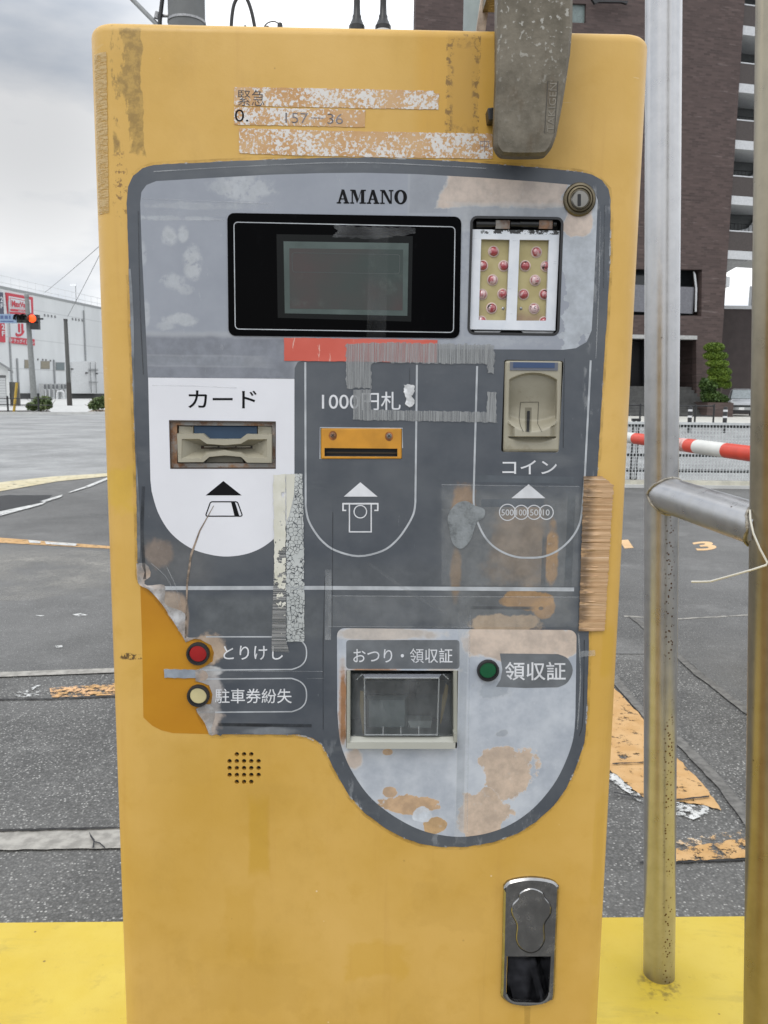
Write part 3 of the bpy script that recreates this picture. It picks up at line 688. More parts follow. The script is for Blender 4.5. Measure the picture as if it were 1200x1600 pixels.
# lettering
text('カード', tbox(294, 610, 401, 638, O2), M_BLACKINK, FILM, .008)
text('1000円札', tbox(503, 612, 626, 641, O2), M_WHITEINK, FILM, .004)
text('コイン', tbox(785, 719, 870, 741, O2), M_WHITEINK, FILM, .006)
text('とりけし', tbox(349, 1009, 442, 1031, O2), M_WHITEINK, FILM, .004)
text('駐車券紛失', tbox(336, 1076, 456, 1099, O2), M_WHITEINK, FILM, .005)
text('おつり・領収証', tbox(552, 1013, 707, 1036, O3), M_WHITEINK, FILM, .004)
text('領収証', tbox(789, 1034, 884, 1063, O3), M_WHITEINK, FILM, .010)
def amano():
    G_ = {'A': [[(.37,1),(.61,1),(.93,.1),(.66,.1)], [(.39,.95),(.50,.72),(.27,.1),(.12,.1)], [(.28,.37),(.66,.37),(.69,.29),(.25,.29)], [(0,0),(.36,0),(.36,.1),(0,.1)], [(.55,0),(1.02,0),(1.02,.1),(.55,.1)]],
          'M': [[(0,.9),(.28,.9),(.34,1),(0,1)], [(.11,.1),(.22,.1),(.22,.9),(.11,.9)], [(.14,.99),(.42,.99),(.66,.32),(.54,.03)], [(.55,.04),(.64,.2),(.92,.99),(.86,.99)], [(.86,.1),(1.12,.1),(1.12,.9),(.86,.9)], [(.9,.9),(1.25,.9),(1.25,1),(.9,1)], [(0,0),(.32,0),(.32,.1),(0,.1)], [(.74,0),(1.25,0),(1.25,.1),(.74,.1)]],
          'N': [[(0,.9),(.2,.9),(.34,1),(0,1)], [(.11,.1),(.23,.1),(.23,.9),(.11,.9)], [(.12,.99),(.38,.99),(.92,.02),(.72,.02)], [(.81,.03),(.93,.03),(.93,.9),(.81,.9)], [(.68,.9),(1.06,.9),(1.06,1),(.68,1)], [(0,0),(.36,0),(.36,.1),(0,.1)]]}
    wd = {'A': 1.02, 'M': 1.25, 'N': 1.06, 'O': 1.02}; x = 0; o = B(); k = 0
    tot = sum(wd[c] + .06 for c in 'AMANO') - .06
    fn = lambda a, b, kk: L(526 + 110 * a / tot, 318 - 22 * b + 1.0 * a / tot, O2 + kk * 2e-6)
    for c in 'AMANO':
        if c == 'O':
            n = 36; ou = [(.51 + .51 * math.cos(2*math.pi*i/n), .5 + .52 * math.sin(2*math.pi*i/n)) for i in range(n)]; inn = [(.51 + .22 * math.cos(2*math.pi*i/n), .5 + .40 * math.sin(2*math.pi*i/n)) for i in range(n)]
            o.add([fn(x + a, b, 0) for a, b in ou + inn], [(i, (i + 1) % n, n + (i + 1) % n, n + i) for i in range(n)])
        else:
            for poly in G_[c]:
                k += 1; o.add([fn(x + a, b, k) for a, b in poly], [tuple(range(len(poly)))])
        x += wd[c] + .06
    return o.go('lettering', M_BLACKINK, FILM, None, True)
amano()
# pictograms
slab('arrow_mark', [(349, 751.5), (377.5, 774), (321.5, 774)], O2, O2, M_BLACKINK, FILM)
ribbon('card_mark', rq([(329, 784), (371, 784), (379, 806.5), (321, 806.5)], 3, 4), 1.8, O2, M_BLACKINK, FILM, True)
slab('card_mark', [(361, 784), (367, 784), (374, 806.5), (366.5, 806.5)], O3, O3, M_BLACKINK, FILM)
slab('arrow_mark', [(563, 753.5), (590, 776), (537, 776)], O2, O2, M_WHITEINK, FILM)
lines('banknote_mark', [(535, 787, 591, 787, 2.6), (536, 786, 536, 798, 2.4), (590.3, 786, 590.3, 798, 2.4), (535, 797.5, 541, 797.5, 2.2), (585, 797.5, 591, 797.5, 2.2), (546, 788, 546, 832, 2), (580, 788, 580, 832, 2), (545, 831, 581, 831, 2)], M_WHITEINK, FILM, O2)
ribbon('banknote_mark', circ(563, 799.5, 9.8, 30), 1.7, O2 + .00003, M_WHITEINK, FILM, True)
slab('arrow_mark', [(826, 756.5), (852, 778.5), (799, 778.5)], O2, O2, M_WHITEINK, FILM)
for x, r_, s_ in ((793, 12.6, '500'), (814.5, 11, '100'), (834.5, 11, '50'), (853.5, 11, '10')):
    ribbon('coin_mark', circ(x, 800.5, r_, 32), 1.5, O2 + (.00003 if s_ in ('100', '10') else 0), M_WHITEINK, FILM, True)
    hw = 9.5 if s_ == '500' else 7.6 if s_ == '100' else 6.3 if s_ == '50' else 5.2
    text(s_, tbox(x - hw, 796, x + hw, 805.5, O3), M_WHITEINK, FILM, 0)
# --- display
DISP = slab('display_window', rq([(355, 332.5), (721, 338.5), (718, 528.5), (357, 524.5)], 11), .0016, .0009, M_GLASS, MC)
ribbon('printed_outline', rq([(365.5, 347), (711, 354.5), (708.5, 519.5), (367.5, 514)], 6, 5), 1.4, .00172, M_GREYINK, DISP, True)
slab('screen_frame', [(432, 366), (645, 369), (642.5, 502.5), (434, 496.5)], .00175, .0016, simple('dark screen frame', (.009, .010, .010), .2, spec=.1), DISP)
SCR = slab('screen', [(443, 377), (638.5, 380), (636.5, 493.5), (445, 489.5)], .00188, .00175, M_LCDRIM, DISP)
slab('screen_area', [(452, 388), (630, 390), (629, 485), (453, 482)], .00196, .00188, M_LCD, SCR)
ribbon('printed_outline', rq([(456, 395), (625, 398), (624, 428), (457, 425)], 4, 4), .9, .00202, simple('ghost line', (.045, .055, .053), .3), SCR, True)
slab('clear_tape', rag([(522, 352), (650, 356), (648, 366), (600, 372), (520, 372), (528, 362)], 5, 2.0, 4), .00215, .00215, M_CLEAR, DISP)
slab('clear_tape', [(577, 356), (607, 357), (603, 528), (573, 527)], .00210, .00210, clear('faint clear tape', a=.022), DISP)
# --- tapes on the film
T1, T2 = .00135, .0015
slab('red_tape', rag([(443.5, 527.5), (683.5, 531), (682.5, 566.5), (444, 563.5)], 6, .5, 5), T1, O1, M_RED, MC, lab='strip of faded red tape below the display')
fr = rag([(540, 537), (600, 535), (772, 538.5), (773, 560), (770, 585), (763, 582), (761, 569), (700, 568), (640, 567), (585, 566), (580, 569), (579.5, 607), (541, 606.5), (541, 575)], 3, 1.5, 6)
slab('frayed_tape', fr, T2 + .0001, T2 + .0001, M_FRAY, MC)
slab('frayed_tape', rag([(552, 610), (579, 608), (580, 640), (760, 644), (762, 613), (775, 612), (776, 660), (680, 658), (552, 656)], 3, 1.0, 7), T2, T2, M_FRAY, MC)
slab('torn_paper_scrap', rag([(632, 602), (640, 600), (648, 603), (647, 614), (643, 619), (648, 626), (646, 633), (639, 637), (633, 631), (634, 622), (631, 612)], 2.5, .9, 31), T2, O1, simple('crumpled white paper', (.62, .63, .64), .6, var=.25, sc=160, bump=.8, bsc=260), MC)
slab('crazed_tape', rag([(448, 741), (473, 740), (475, 870), (475.5, 1002), (448, 1003), (447, 870)], 4, .8, 8), T2, O1 + .0002, M_CRACK, MC, lab='cracked white tape strip beside the card field')
slab('split_tape', [(429, 850), (446, 800), (447, 1000), (452, 1019), (424, 1018)], T1, T1, M_FRAYH, MC)
slab('cream_residue', rag([(427, 742), (446, 741), (447, 1000), (430, 1000)], 5, .8, 9), T2 + .0001, T2 + .0001, M_CREAM, MC)
slab('cream_residue', [(447, 741), (461, 741), (459, 775), (452, 805), (448, 815)], T2 + .00012, T2 + .00012, simple('cream tape', (.60, .59, .51), .5), MC)
slab('grey_tape', rag([(256, 1046), (308, 1047), (309, 1060), (257, 1059)], 5, .6, 10), .0010, .0001, M_GTAPE, MC, lab='short grey tape on the bare amber patch')
slab('glue_residue', crom([(712, 788), (728, 783), (742, 790), (757, 796), (756, 808), (744, 818), (736, 842), (722, 857), (708, 850), (702, 826), (700, 806)], 4), T1, O1, M_GLUE, MC)
slab('clear_tape', [(716, 925), (733, 925), (729, 1318), (712, 1318)], T1, T1, M_CLEAR, FILM)
slab('clear_tape', [(512, 930), (905, 932), (904, 980), (512, 978)], T1 - .00008, T1 - .00008, M_CLEAR, FILM)
slab('clear_tape', [(690, 756), (905, 760), (902, 916), (690, 914)], T1 - .00006, T1 - .00006, M_CLEAR, FILM)
slab('clear_tape', [(222, 314), (430, 316), (430, 340), (222, 338)], T1, T1, M_CLEAR, FILM)
slab('clear_tape', [(508, 890), (518, 890), (517, 1000), (508, 1000)], T1, T1, M_HAZE, FILM)
slab('film_tear', [(333.5, 790), (334.5, 790), (313, 830), (300, 868), (294, 910), (292, 960), (291, 1001), (288.5, 1000), (290, 955), (291, 908), (297, 866), (311, 829)], O3, O3, simple('brown tear edge', (.22, .17, .13), .6, var=.6, sc=200), FILM)
def wrap(name, rows, mat, off, lab=None):       # tape following the rounded edge; rows: (y, x0, x1)
    vs, n = [], 14
    for y, x0, x1, *h in rows:
        for k in range(n + 1):
            p = L(x0 + (x1 - x0) * k / n, y, off); p.y += drop(p.x) - (h[0] * (.35 + .65 * math.sin(math.pi * min(1, k / n * 1.4)) * (.6 + .4 * math.sin(y * .37 + k * .9))) if h else 0); vs.append(p)
    fs = [(i * (n + 1) + k, i * (n + 1) + k + 1, (i + 1) * (n + 1) + k + 1, (i + 1) * (n + 1) + k) for i in range(len(rows) - 1) for k in range(n)]
    o = mk(name, vs, fs, mat, MC, 40, None, True)
    if lab: o['label'] = lab
rd = random.Random(3); rows = []
for i in range(122):
    y = 744 + i * 2; t = i / 121
    rows.append((y, 912 - 8 * t + rd.uniform(-.7, .7), min(941 + i * 2.5, 960 - 15 * t) + rd.uniform(-1.2, 1.2), rd.uniform(0, .0009) * (1 if rd.random() < .75 else 1.9)))
wrap('brown_tape', rows, M_BTAPE, .0018, 'wrinkled brown packing tape over the right edge of the film')
wrap('clear_tape', [(80 + i * 6, 141.5 + i * .13, 165.5 + i * .08 + (i % 3) * .3) for i in range(43)], frayed('pale striped tape', (.50, .33, .11), (.57, .42, .21), .42, 260, (.05, 1, 5), .30), .0005)
slab('grey_tape', rag([(907, 1018), (930, 1015), (931, 1024), (908, 1027)], 4, .8, 12), T1, T1, M_HAZE, MC)
# --- stickers above the panel
def sticker(pts, s): return slab('worn_sticker', rag(pts, 4, .5, s), .0004, 0, M_PAPER, MC)
s1 = sticker([(366, 136), (440, 137), (560, 139), (678, 142), (678, 146), (686, 146), (685, 171), (571, 169), (366, 165)], 21)
s2 = sticker([(366, 167), (571, 172), (570, 199), (366, 194.5)], 22)
s3 = sticker([(373, 200.5), (560, 205), (769, 209), (770, 248), (640, 246.5), (480, 243), (374, 239.5)], 23)
text('緊急', tbox(372, 140, 413, 165, .00052, .8), simple('worn black print', (.05, .048, .05), .6, var=.5), s1, -.006)
text('0.', tbox(367, 171, 388, 190, .00052), M_BLACKINK, s2, -.004); text('157－36', tbox(446, 176, 536, 192, .00052, 2), simple('faint print', (.16, .15, .16), .6, var=.6, sc=150), s2, -.008)
text('中', lambda u, v: L(750 + 14 * u, 238 - 22 * v, .00052), simple('faint print brown', (.25, .2, .19), .6), s3, -.012)
# --- key lock
KL = B().lathe(L(905, 312, .0008), (0, -1, 0), [(.0120, 0), (.0120, .0012), (.0112, .0022), (.0098, .0026), (.0092, .0020), (.0088, .0030), (.0076, .0034), (.0072, .0022)], 40).go('key_lock', M_AGED, MC, 35, True)
B().lathe(L(905.5, 312.5, .0022), (0, -1, 0), [(.0066, 0), (.0066, .0016), (.0056, .0024), (.0, .0026)], 32).go('lock_cylinder', simple('lock face', (.20, .19, .17), .3, .9, var=.2), KL, 35, True)
slab('keyhole', rr(902.6, 303, 907.8, 322, 1.5, 3), .0050, .0046, M_DARK, KL)
# --- lamp plate with hinge
pocket('plate_recess', LAMP, .014, M_RUBBER, MC)
ribbon('plate_recess_rim', LAMP, 4, .00118, M_RUBBER, MC, True)
LPT = slab('lamp_plate', [(737, 358), (875, 360), (868, 517), (732.5, 515)], -.0015, -.0045, M_CHALK, MC, [[(752, 373.5), (796.5, 374.5), (791, 500.5), (748, 500)], [(812, 374.5), (858, 375), (853.5, 501), (807, 501)]], ch=.0004)
LPT['label'] = 'white framed hinged plate with two strips of pink lamp domes'
brd = slab('backing_board', [(748, 371), (862, 372), (857, 503), (744, 502)], -.0052, -.0066, M_BOARD, LPT)
drim = B()
for x, y in ((771, 393), (754, 415), (787, 415.5), (769.5, 437.5), (753, 460), (785.5, 459.5), (768, 481.5), (752, 502), (838, 394), (820.5, 415.5), (853, 416), (836, 438), (818, 460), (850.5, 460), (834.5, 482), (850, 503)):
    B().lathe(L(x, y, -.0052), (0, -1, 0), [(.0034, .0003), (.0032, .0012), (.0025, .0021), (.0014, .0027), (.0, .0029)], 20).go('lamp_dome', M_LENS, LPT, 50, True)
    drim.lathe(L(x, y, -.0052), (0, -1, 0), [(.0042, 0), (.0041, .0006), (.0034, .0008), (.0034, .0002)], 20)
drim.go('lamp_rim', simple('pale pink lamp rim', (.55, .42, .38), .3, var=.2, sc=90), LPT, 50, True)
for x, y in ((786, 482), (814, 482)):
    B().lathe(L(x, y, -.0051), (0, -1, 0), [(.0012, 0), (.0008, .0004), (0, .0005)], 10).go('screw', M_STEEL, LPT, 40, True)
hb = B()
for i, (x0, x1, r_) in enumerate(((744, 774, .0027), (797, 812, .0023), (812, 842, .0027), (864, 869, .0022))): hb.tube([L(x0, 350, -.0035), L(x1, 350.5, -.0035)], r_, 14, 0)
hb.box((L(775, 343, 0).x, .0006, L(775, 357, 0).z), (L(797, 343, 0).x, .0030, L(797, 344, 0).z), 1); hb.box((L(843, 343, 0).x, .0006, L(843, 357, 0).z), (L(864, 343, 0).x, .0030, L(864, 344, 0).z), 1)
hb.go('hinge', [simple('dark hinge pin', (.045, .045, .045), .35, .7), M_RUST], MC, 40, True)
slab('plate_lip', [(741, 517), (783, 517), (778, 522), (742, 521)], -.003, -.006, M_STEEL, MC); slab('plate_lip', [(815, 517.5), (866, 518), (862, 522.5), (820, 522.5)], -.003, -.006, M_STEEL, MC)
# --- card slot
pocket('slot_recess', CARD, .010, M_RUST, MC)
slab('slot_frame', [(265.5, 658.5), (429.8, 660), (429.8, 731), (267.5, 731)], -.0022, -.0032, M_RUSTF, MC, [[(276.5, 664.5), (425.5, 665.5), (425.8, 724), (277, 724)]])
ribbon('slot_rim', [(264.5, 657.5), (430.5, 659.5), (430.5, 731.5), (266.5, 731.5)], 2.4, .00104, simple('dark rust edge', (.05, .035, .025), .7), MC, True)
zc = lambda p: (240 + p[0] / 5.4545, 640 + p[1] / 5.4545)
ou = [(195,205),(420,205),(470,250),(605,252),(740,250),(795,208),(1010,212),(1010,455),(800,455),(750,405),(605,395),(470,405),(420,450),(205,450)]
inn = [(240,250),(392,250),(452,291),(605,303),(745,290),(806,254),(966,252),(966,414),(806,410),(750,372),(605,352),(452,375),(402,418),(236,418)]
sl_ = [(405,308),(440,308),(480,308),(605,309),(740,308),(800,308),(842,308),(842,332),(800,332),(740,332),(605,331),(480,332),(440,332),(405,332)]
v0 = [L(*zc(p), .0015) + Vector((0, .006, 0)) for p in ou]; v1 = [L(*zc(p), .0015) + Vector((0, .0012, 0)) for p in ou]
cx_ = Vector((605, 330)); v1b = [L(*zc(Vector(p) + (cx_ - Vector(p)).normalized() * 5), .0025) for p in ou]
v2 = [L(*zc(p), .0025) for p in inn]; v2b = [L(*zc(Vector(p) + (cx_ - Vector(p)).normalized() * 5), .0025) + Vector((0, .001, 0)) for p in inn]; v3 = [L(*zc(p), -.0095) for p in sl_]
N_ = 14; V_ = v0 + v1 + v1b + v2 + v2b + v3
CSL = mk('card_slot', V_, [(j * N_ + i, j * N_ + (i + 1) % N_, (j + 1) * N_ + (i + 1) % N_, (j + 1) * N_ + i) for j in range(5) for i in range(N_)], M_BEIGE, MC, 20, None, True)
slab('slot_opening', [zc((400, 305)), zc((846, 305)), zc((846, 336)), zc((400, 336))], -.0094, -.0097, M_DARK, CSL)
for a, b in ((430, 545), (562, 695), (708, 825)): slab('shutter', [zc((a, 311)), zc((b, 311)), zc((b, 321)), zc((a, 323))], -.0088, -.0092, M_BEIGE, CSL)
slab('blue_insert', [zc((345, 137)), zc((882, 140)), zc((882, 254)), zc((345, 254))], -.0045, -.008, M_BLUE, CSL, ch=.0006)
for a, b in ((212, 338), (888, 1010)): slab('backing_block', [zc((a, 138)), zc((b, 142)), zc((b, 300)), zc((a, 300))], -.004, -.008, M_BEIGE, CSL, ch=.0005)
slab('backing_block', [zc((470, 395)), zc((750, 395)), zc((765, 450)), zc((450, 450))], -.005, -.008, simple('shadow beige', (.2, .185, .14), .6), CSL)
# --- bill slot
BS = slab('bill_slot', rr(502, 669.5, 627.5, 717, 2, 3), .0016, -.003, simple('amber bill plate', (.52, .235, .018), .4, var=.15, sc=40), MC, [[(507, 700), (621, 701), (621, 713.5), (507, 713)]], M_RUST, ch=.0006)
slab('slot_opening', [(504, 698), (624, 699), (624, 716), (504, 715)], -.0032, -.0036, M_DARK, BS)
slab('shutter', [(509, 706), (620, 707), (620, 709), (509, 708)], -.0012, -.0032, simple('slot ledge', (.05, .03, .01), .5), BS)
for x, y in ((520, 680), (608, 681)):
    slab('rust_stain', circ(x, y + .7, 6.5, 18, 7.5), .00172, .00172, simple('rust ring', (.27, .095, .02), .7, var=.5, sc=220), BS)
    B().lathe(L(x, y, .0017), (0, -1, 0), [(.0021, 0), (.0020, .0006), (.0012, .0009), (0, .001)], 16).go('screw', M_RUST, BS, 40, True)
    lines('screw_slot', [(x - 2.2, y - 2.2, x + 2.2, y + 2.2, 1), (x - 2.2, y + 2.2, x + 2.2, y - 2.2, 1)], M_DARK, BS, .00275)
ribbon('slot_rim', [(500, 717), (500, 668), (629, 669), (629, 700)], 1.5, .00095, M_GREYINK, FILM)
# --- coin slot: a sculpted scoop
pocket('slot_recess', COIN, .024, M_DARK, MC)
def coin_face():
    nu, nv = 64, 96; vs = []
    for j in range(nv + 1):
        for i in range(nu + 1):
            u, v = i / nu, j / nv
            zx0, zx1 = 175 - 25 * v, 1000 - 45 * v
            zx, zy = zx0 + (zx1 - zx0) * u, 122 + (1435 - 122) * v
            c0 = 585 - 20 * v
            xx = (zx - c0) / 348
            arch = 300 + 105 * xx * xx                     # top edge of the scoop
            lip = 1165 - 130 * xx * xx                     # front edge of the lip
            def ss(a, b, t): t = max(0, min(1, (t - a) / (b - a))); return t * t * (3 - 2 * t)
            side = 1 - ss(.93, 1.0, abs(xx))
            h = .0012
            dep = .0045 + .0070 * ss(arch, 850, zy)
            scoop = ss(arch - 4, arch + 26, zy) * side
            rise = ss(lip - 190 + 60 * xx * xx, lip - 4, zy)
            hh = h - scoop * dep * (1 - rise) + scoop * .0052 * rise
            if zy > lip: hh = h + .0052 * side
            und = 1225 + 0 * xx
            wl = 1 - ss(.72, .84, abs(xx))
            if zy > und: hh = h - .0035 * side * (1 - ss(und, 1330 - 90 * xx * xx, zy)) + .0
            elif zy > lip: hh = h + .0052 * side * (wl + (1 - wl) * .45 * (1 - ss(lip, und + 8, zy)))
            ed = min(u, 1 - u) * 90; edv = min(v, 1 - v) * 130
            hh -= .0012 * (1 - ss(0, 3, ed)) + .0012 * (1 - ss(0, 3, edv))
            vs.append(L(770 + zx / 9.23, 550 + zy / 9.23, hh))
    W = nu + 1
    fs = [(j * W + i, j * W + i + 1, (j + 1) * W + i + 1, (j + 1) * W + i) for j in range(nv) for i in range(nu)]
    k = len(vs); edge = [i for i in range(W)] + [j * W + nu for j in range(1, nv + 1)] + [nv * W + i for i in range(nu - 1, -1, -1)] + [j * W for j in range(nv - 1, 0, -1)]
    vs += [vs[e_] + Vector((0, .008, 0)) for e_ in edge]; n = len(edge)
    fs += [(edge[i], edge[(i + 1) % n], k + (i + 1) % n, k + i) for i in range(n)]
    return mk('coin_slot', vs, fs, M_BEIGE, MC, 40, None, True), vs, W, nu, nv
CS, cvs, cW, cnu, cnv = coin_face()
def on_coin(zx, zy, lift):
    v = (zy - 122) / (1435 - 122); u = (zx - (175 - 25 * v)) / ((1000 - 45 * v) - (175 - 25 * v))
    i, j = u * cnu, v * cnv; i0, j0 = min(cnu - 1, int(i)), min(cnv - 1, int(j)); a, b = i - i0, j - j0
    p = (cvs[j0*cW+i0]*(1-a) + cvs[j0*cW+i0+1]*a)*(1-b) + (cvs[(j0+1)*cW+i0]*(1-a) + cvs[(j0+1)*cW+i0+1]*a)*b
    return p + Vector((0, -lift, 0))
def coin_strip(name, path, wd, mat, lift):
    vs = []
    for i, p in enumerate(path):
        a, b = Vector(path[max(0, i - 1)]), Vector(path[min(len(path) - 1, i + 1)]); t = (b - a).normalized(); n = Vector((-t.y, t.x)) * wd / 2; q = Vector(p)
        vs += [on_coin(*(q + n), lift), on_coin(*(q - n), lift)]
    return mk(name, vs, [(2*i, 2*i+1, 2*i+3, 2*i+2) for i in range(len(path) - 1)], mat, CS, None, None, True)
seg = lambda pts, n: [tuple(Vector(a).lerp(Vector(b), k / n)) for a, b in zip(pts, pts[1:]) for k in range(n)] + [pts[-1]]
coin_strip('slot_stain', seg([(512, 800), (508, 1150)], 20), 95, clear('slot grime', (.12, .11, .07), .30), .0003)
coin_strip('slot_opening', seg([(513, 850), (503, 1148)], 24), 42, M_DARK, .0006)  # dark strip laid on the scoop, painting the shade inside the slit
coin_strip('seam', seg([(440, 1150), (395, 1060), (380, 960), (398, 725), (658, 722), (645, 1035), (705, 1150)], 10), 7, simple('seam line', (.06, .055, .04), .7), .0004)
slab('blue_insert', [(797, 565.5), (872, 566.5), (871.5, 579), (796.8, 578.5)], .0018, .0008, simple('grey insert rim', (.12, .13, .16), .5), CS)
slab('blue_insert', [(802, 565.8), (867, 566.8), (866.5, 575), (801.8, 574.5)], .0021, .0018, simple('blue insert', (.035, .065, .145), .4), CS)
# --- push buttons
def button(x, y, r_, mat, nm):
    k = .634 / F; ro = r_ * k
    o = B().lathe(L(x, y, .0002), (0, -1, 0), [(ro, 0), (ro, .003), (ro * .93, .0042), (ro * .80, .0042), (ro * .76, .0030)], 40).go(nm, M_RUBBER, MC, 35, True)
    B().lathe(L(x, y, .0030), (0, -1, 0), [(ro * .755, 0), (ro * .755, .0006), (ro * .70, .0011), (0, .0014)], 36).go('button_cap', mat, o, 35, True)
    return o
button(310, 1020.5, 18.5, M_REDBTN, 'push_button')['label'] = 'red push button'
button(310.5, 1086, 18.2, M_CREAMBTN, 'push_button')['label'] = 'cream push button'
button(762, 1046.5, 18, M_GREENBTN, 'push_button')['label'] = 'green push button'
# --- change tray
zt = lambda p: (520 + p[0] / 5.4545, 1030 + p[1] / 5.4545)
zq = lambda a, b, c, d: [zt((a, b)), zt((c, b)), zt((c, d)), zt((a, d))]
TR = pocket('change_tray', TRAY, .060, simple('dark grey tray', (.15, .17, .17), .4, var=.25, sc=20), MC)
slab('tray_frame', zq(118, 100, 150, 700), .0022, -.012, M_SILLGREY, TR, ch=.0006); slab('tray_frame', zq(1028, 100, 1062, 700), .0022, -.012, M_SILLGREY, TR, ch=.0006)
sb_ = B(); xa, xb = L(*zt((118, 700)), .008).x, L(*zt((1045, 700)), .008).x
pr_ = [(.000, 655), (.0035, 660), (.0085, 708), (.0085, 764), (-.001, 766)]
A_ = [Vector((xa, -o_, L(*zt((500, yy)), max(o_, 0)).z)) for o_, yy in pr_]; B2_ = [Vector((xb, v.y, v.z)) for v in A_]
sb_.add(A_ + B2_, [(i, i + 1, i + 6, i + 5) for i in range(4)] + [(0, 1, 2, 3, 4), (9, 8, 7, 6, 5)])
sb_.go('tray_sill', simple('pale beige sill', (.42, .42, .37), .4, var=.08), TR, 25, True)
for a in (118, 1030): slab('tray_sill_end', [zt((a, 632)), zt((a + 28, 640)), zt((a + 28, 708)), zt((a, 712))], .0088, .001, M_SILLGREY, TR)
slab('receipt_unit', zq(255, 180, 1010, 300), -.030, -.045, simple('receipt unit', (.07, .075, .075), .4), TR)
slab('receipt_unit', zq(280, 320, 640, 640), -.042, -.056, simple('coin cup', (.26, .295, .30), .4), TR, ch=.004)
slab('receipt_unit', zq(640, 540, 850, 640), -.040, -.056, simple('coin cup pale', (.34, .375, .375), .4), TR, ch=.004)
slab('receipt_unit', zq(650, 190, 705, 330), -.028, -.040, M_RUBBER, TR); ribbon('screw', circ(*zt((727, 207)), 2.6, 14), 1, -.0295, M_STEEL, TR, True)
for pts in ([(235, 270), (262, 280), (265, 640), (255, 640), (228, 390)], [(965, 210), (985, 230), (975, 330), (920, 560), (915, 540), (935, 330)]):
    slab('inner_guide', [zt(p) for p in pts], -.010, -.012, simple('yellow guide', (.26, .19, .07), .5), TR)
fl = B(); fz = lambda x, y, o_: L(*zt((x, y)), o_)
fo = [(152, 118), (1026, 118), (1026, 652), (152, 652)]; fi = [(270, 160), (905, 160), (890, 645), (275, 645)]
a_ = [fz(x, y, -.003) for x, y in fo]; b_ = [fz(x, y, .006) for x, y in fi]
fl.add(a_ + b_, [(0, 1, 5, 4), (1, 2, 6, 5), (2, 3, 7, 6), (3, 0, 4, 7), (4, 5, 6, 7)])
flap = fl.go('flap', M_PLAST, TR, None, True)
er = B()
for p, q, r_ in ((b_[0], b_[1], .0009), (b_[0], b_[3], .0006), (b_[1], b_[2], .0006), (b_[3], b_[2], .0007), (fz(205, 175, .001), fz(250, 128, .002), .0005), (fz(940, 128, .002), fz(985, 170, .001), .0005), (fz(160, 648, -.002), fz(275, 648, .004), .0005), (fz(890, 648, .004), fz(1015, 648, -.002), .0005)): er.tube([p, q], r_, 8)
for x in (428, 580, 732): er.tube([fz(x, 575, .0065), fz(x, 648, .0065)], .0005, 6)
fe = G('flap edge'); fe.col((.45, .47, .47)).pr(.12); alpha_over(fe, .38); er.go('flap_edge_and_highlight', fe.m, flap, 60, True)
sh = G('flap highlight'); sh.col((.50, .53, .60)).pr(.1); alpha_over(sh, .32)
slab('flap_edge_and_highlight', [zt((255, 130)), zt((925, 130)), zt((900, 160)), zt((275, 160))], .0066, .0056, sh.m, flap)  # pale sheet painted as a highlight along the top of the flap
# --- chrome lock handle, bottom right
zh = lambda p: (720 + p[0] / 5.4545, 1340 + p[1] / 5.4545)
HO = crom([zh(p) for p in [(368, 300), (375, 250), (430, 205), (600, 180), (770, 202), (834, 250), (836, 310), (815, 800), (800, 1180), (765, 1230), (690, 1262), (560, 1278), (440, 1262), (375, 1225), (345, 1185), (348, 1120), (358, 760)]], 4)
cav = rq([zh((393, 842)), zh((768, 842)), zh((748, 1245)), zh((385, 1235))], [0, 0, 18, 18], 6)
HD = slab('lock_handle', HO, .0042, 0, M_CHROME, MC, [cav], ch=.0016)
HD['label'] = 'chrome plate with a pear shaped key cover and a finger recess'
pocket('finger_recess', HCAV, .028, simple('dark chrome', (.10, .10, .105), .14, 1.0, var=.4, sc=60), HD)
pear = crom([zh(p) for p in [(600, 265), (510, 300), (490, 350), (438, 410), (435, 480), (470, 550), (480, 600), (472, 690), (495, 755), (540, 795), (600, 812), (660, 790), (700, 740), (714, 690), (710, 600), (722, 550), (765, 480), (765, 410), (718, 345), (690, 295)]], 4)
slab('key_cover', pear, .0052, .004, M_CHROME, HD, ch=.0007)
ribbon('seam', pear, 2.0, .00425, M_DARK, HD, True)
ribbon('rim', rq([zh((390, 840)), zh((772, 840)), zh((752, 1248)), zh((382, 1238))], [0, 0, 18, 18], 6)[2:-1], 3, .00435, simple('bright rim', (.5, .5, .5), .15, 1), HD)
slab('dirt_streak', [(819, 1574), (829, 1574), (827, 1640), (820, 1640)], .0003, .0003, clear('grime streak', (.16, .10, .02), .13), MC)
# --- cast latch hanging over the top right
LT = [(778, -70), (778, 0), (776, 110), (773, 190), (773, 228)] + crom([(774, 233), (780, 243), (792, 248), (845, 248), (857, 243), (864, 233)], 3, False) + [(870, 216), (879, 170), (886, 125), (892, 82), (895.5, 40), (896, 0), (897, -70)]
LA = slab('cast_latch', [(x, y if y < 100 else y - 5 * min(1, (y - 100) / 100)) for x, y in LT], .036, .027, M_CAST, MC, ch=.0022)
slab('latch_rib', [(782, -70), (782, 180), (790, 205), (845, 205), (858, 190), (878, 82), (884, 0), (885, -70)], .0271, .0005, M_CAST, LA)
LA['label'] = 'weathered cast metal latch lever hanging over the top edge'
rc = [(856, 127), (872, 127), (866, 208), (851, 208)]
ribbon('letter_frame', rc, 1.2, .03625, simple('dark recess line', (.05, .043, .033), .6), LA, True)
text('TAKIGEN', lambda u, v: L(865.5 - 11 * v + 5 * u, 206 - 76 * u, .0363), M_CASTTXT, LA, -.005)
x0_, x1_ = L(776, -60, .02).x, L(896, -60, .02).x
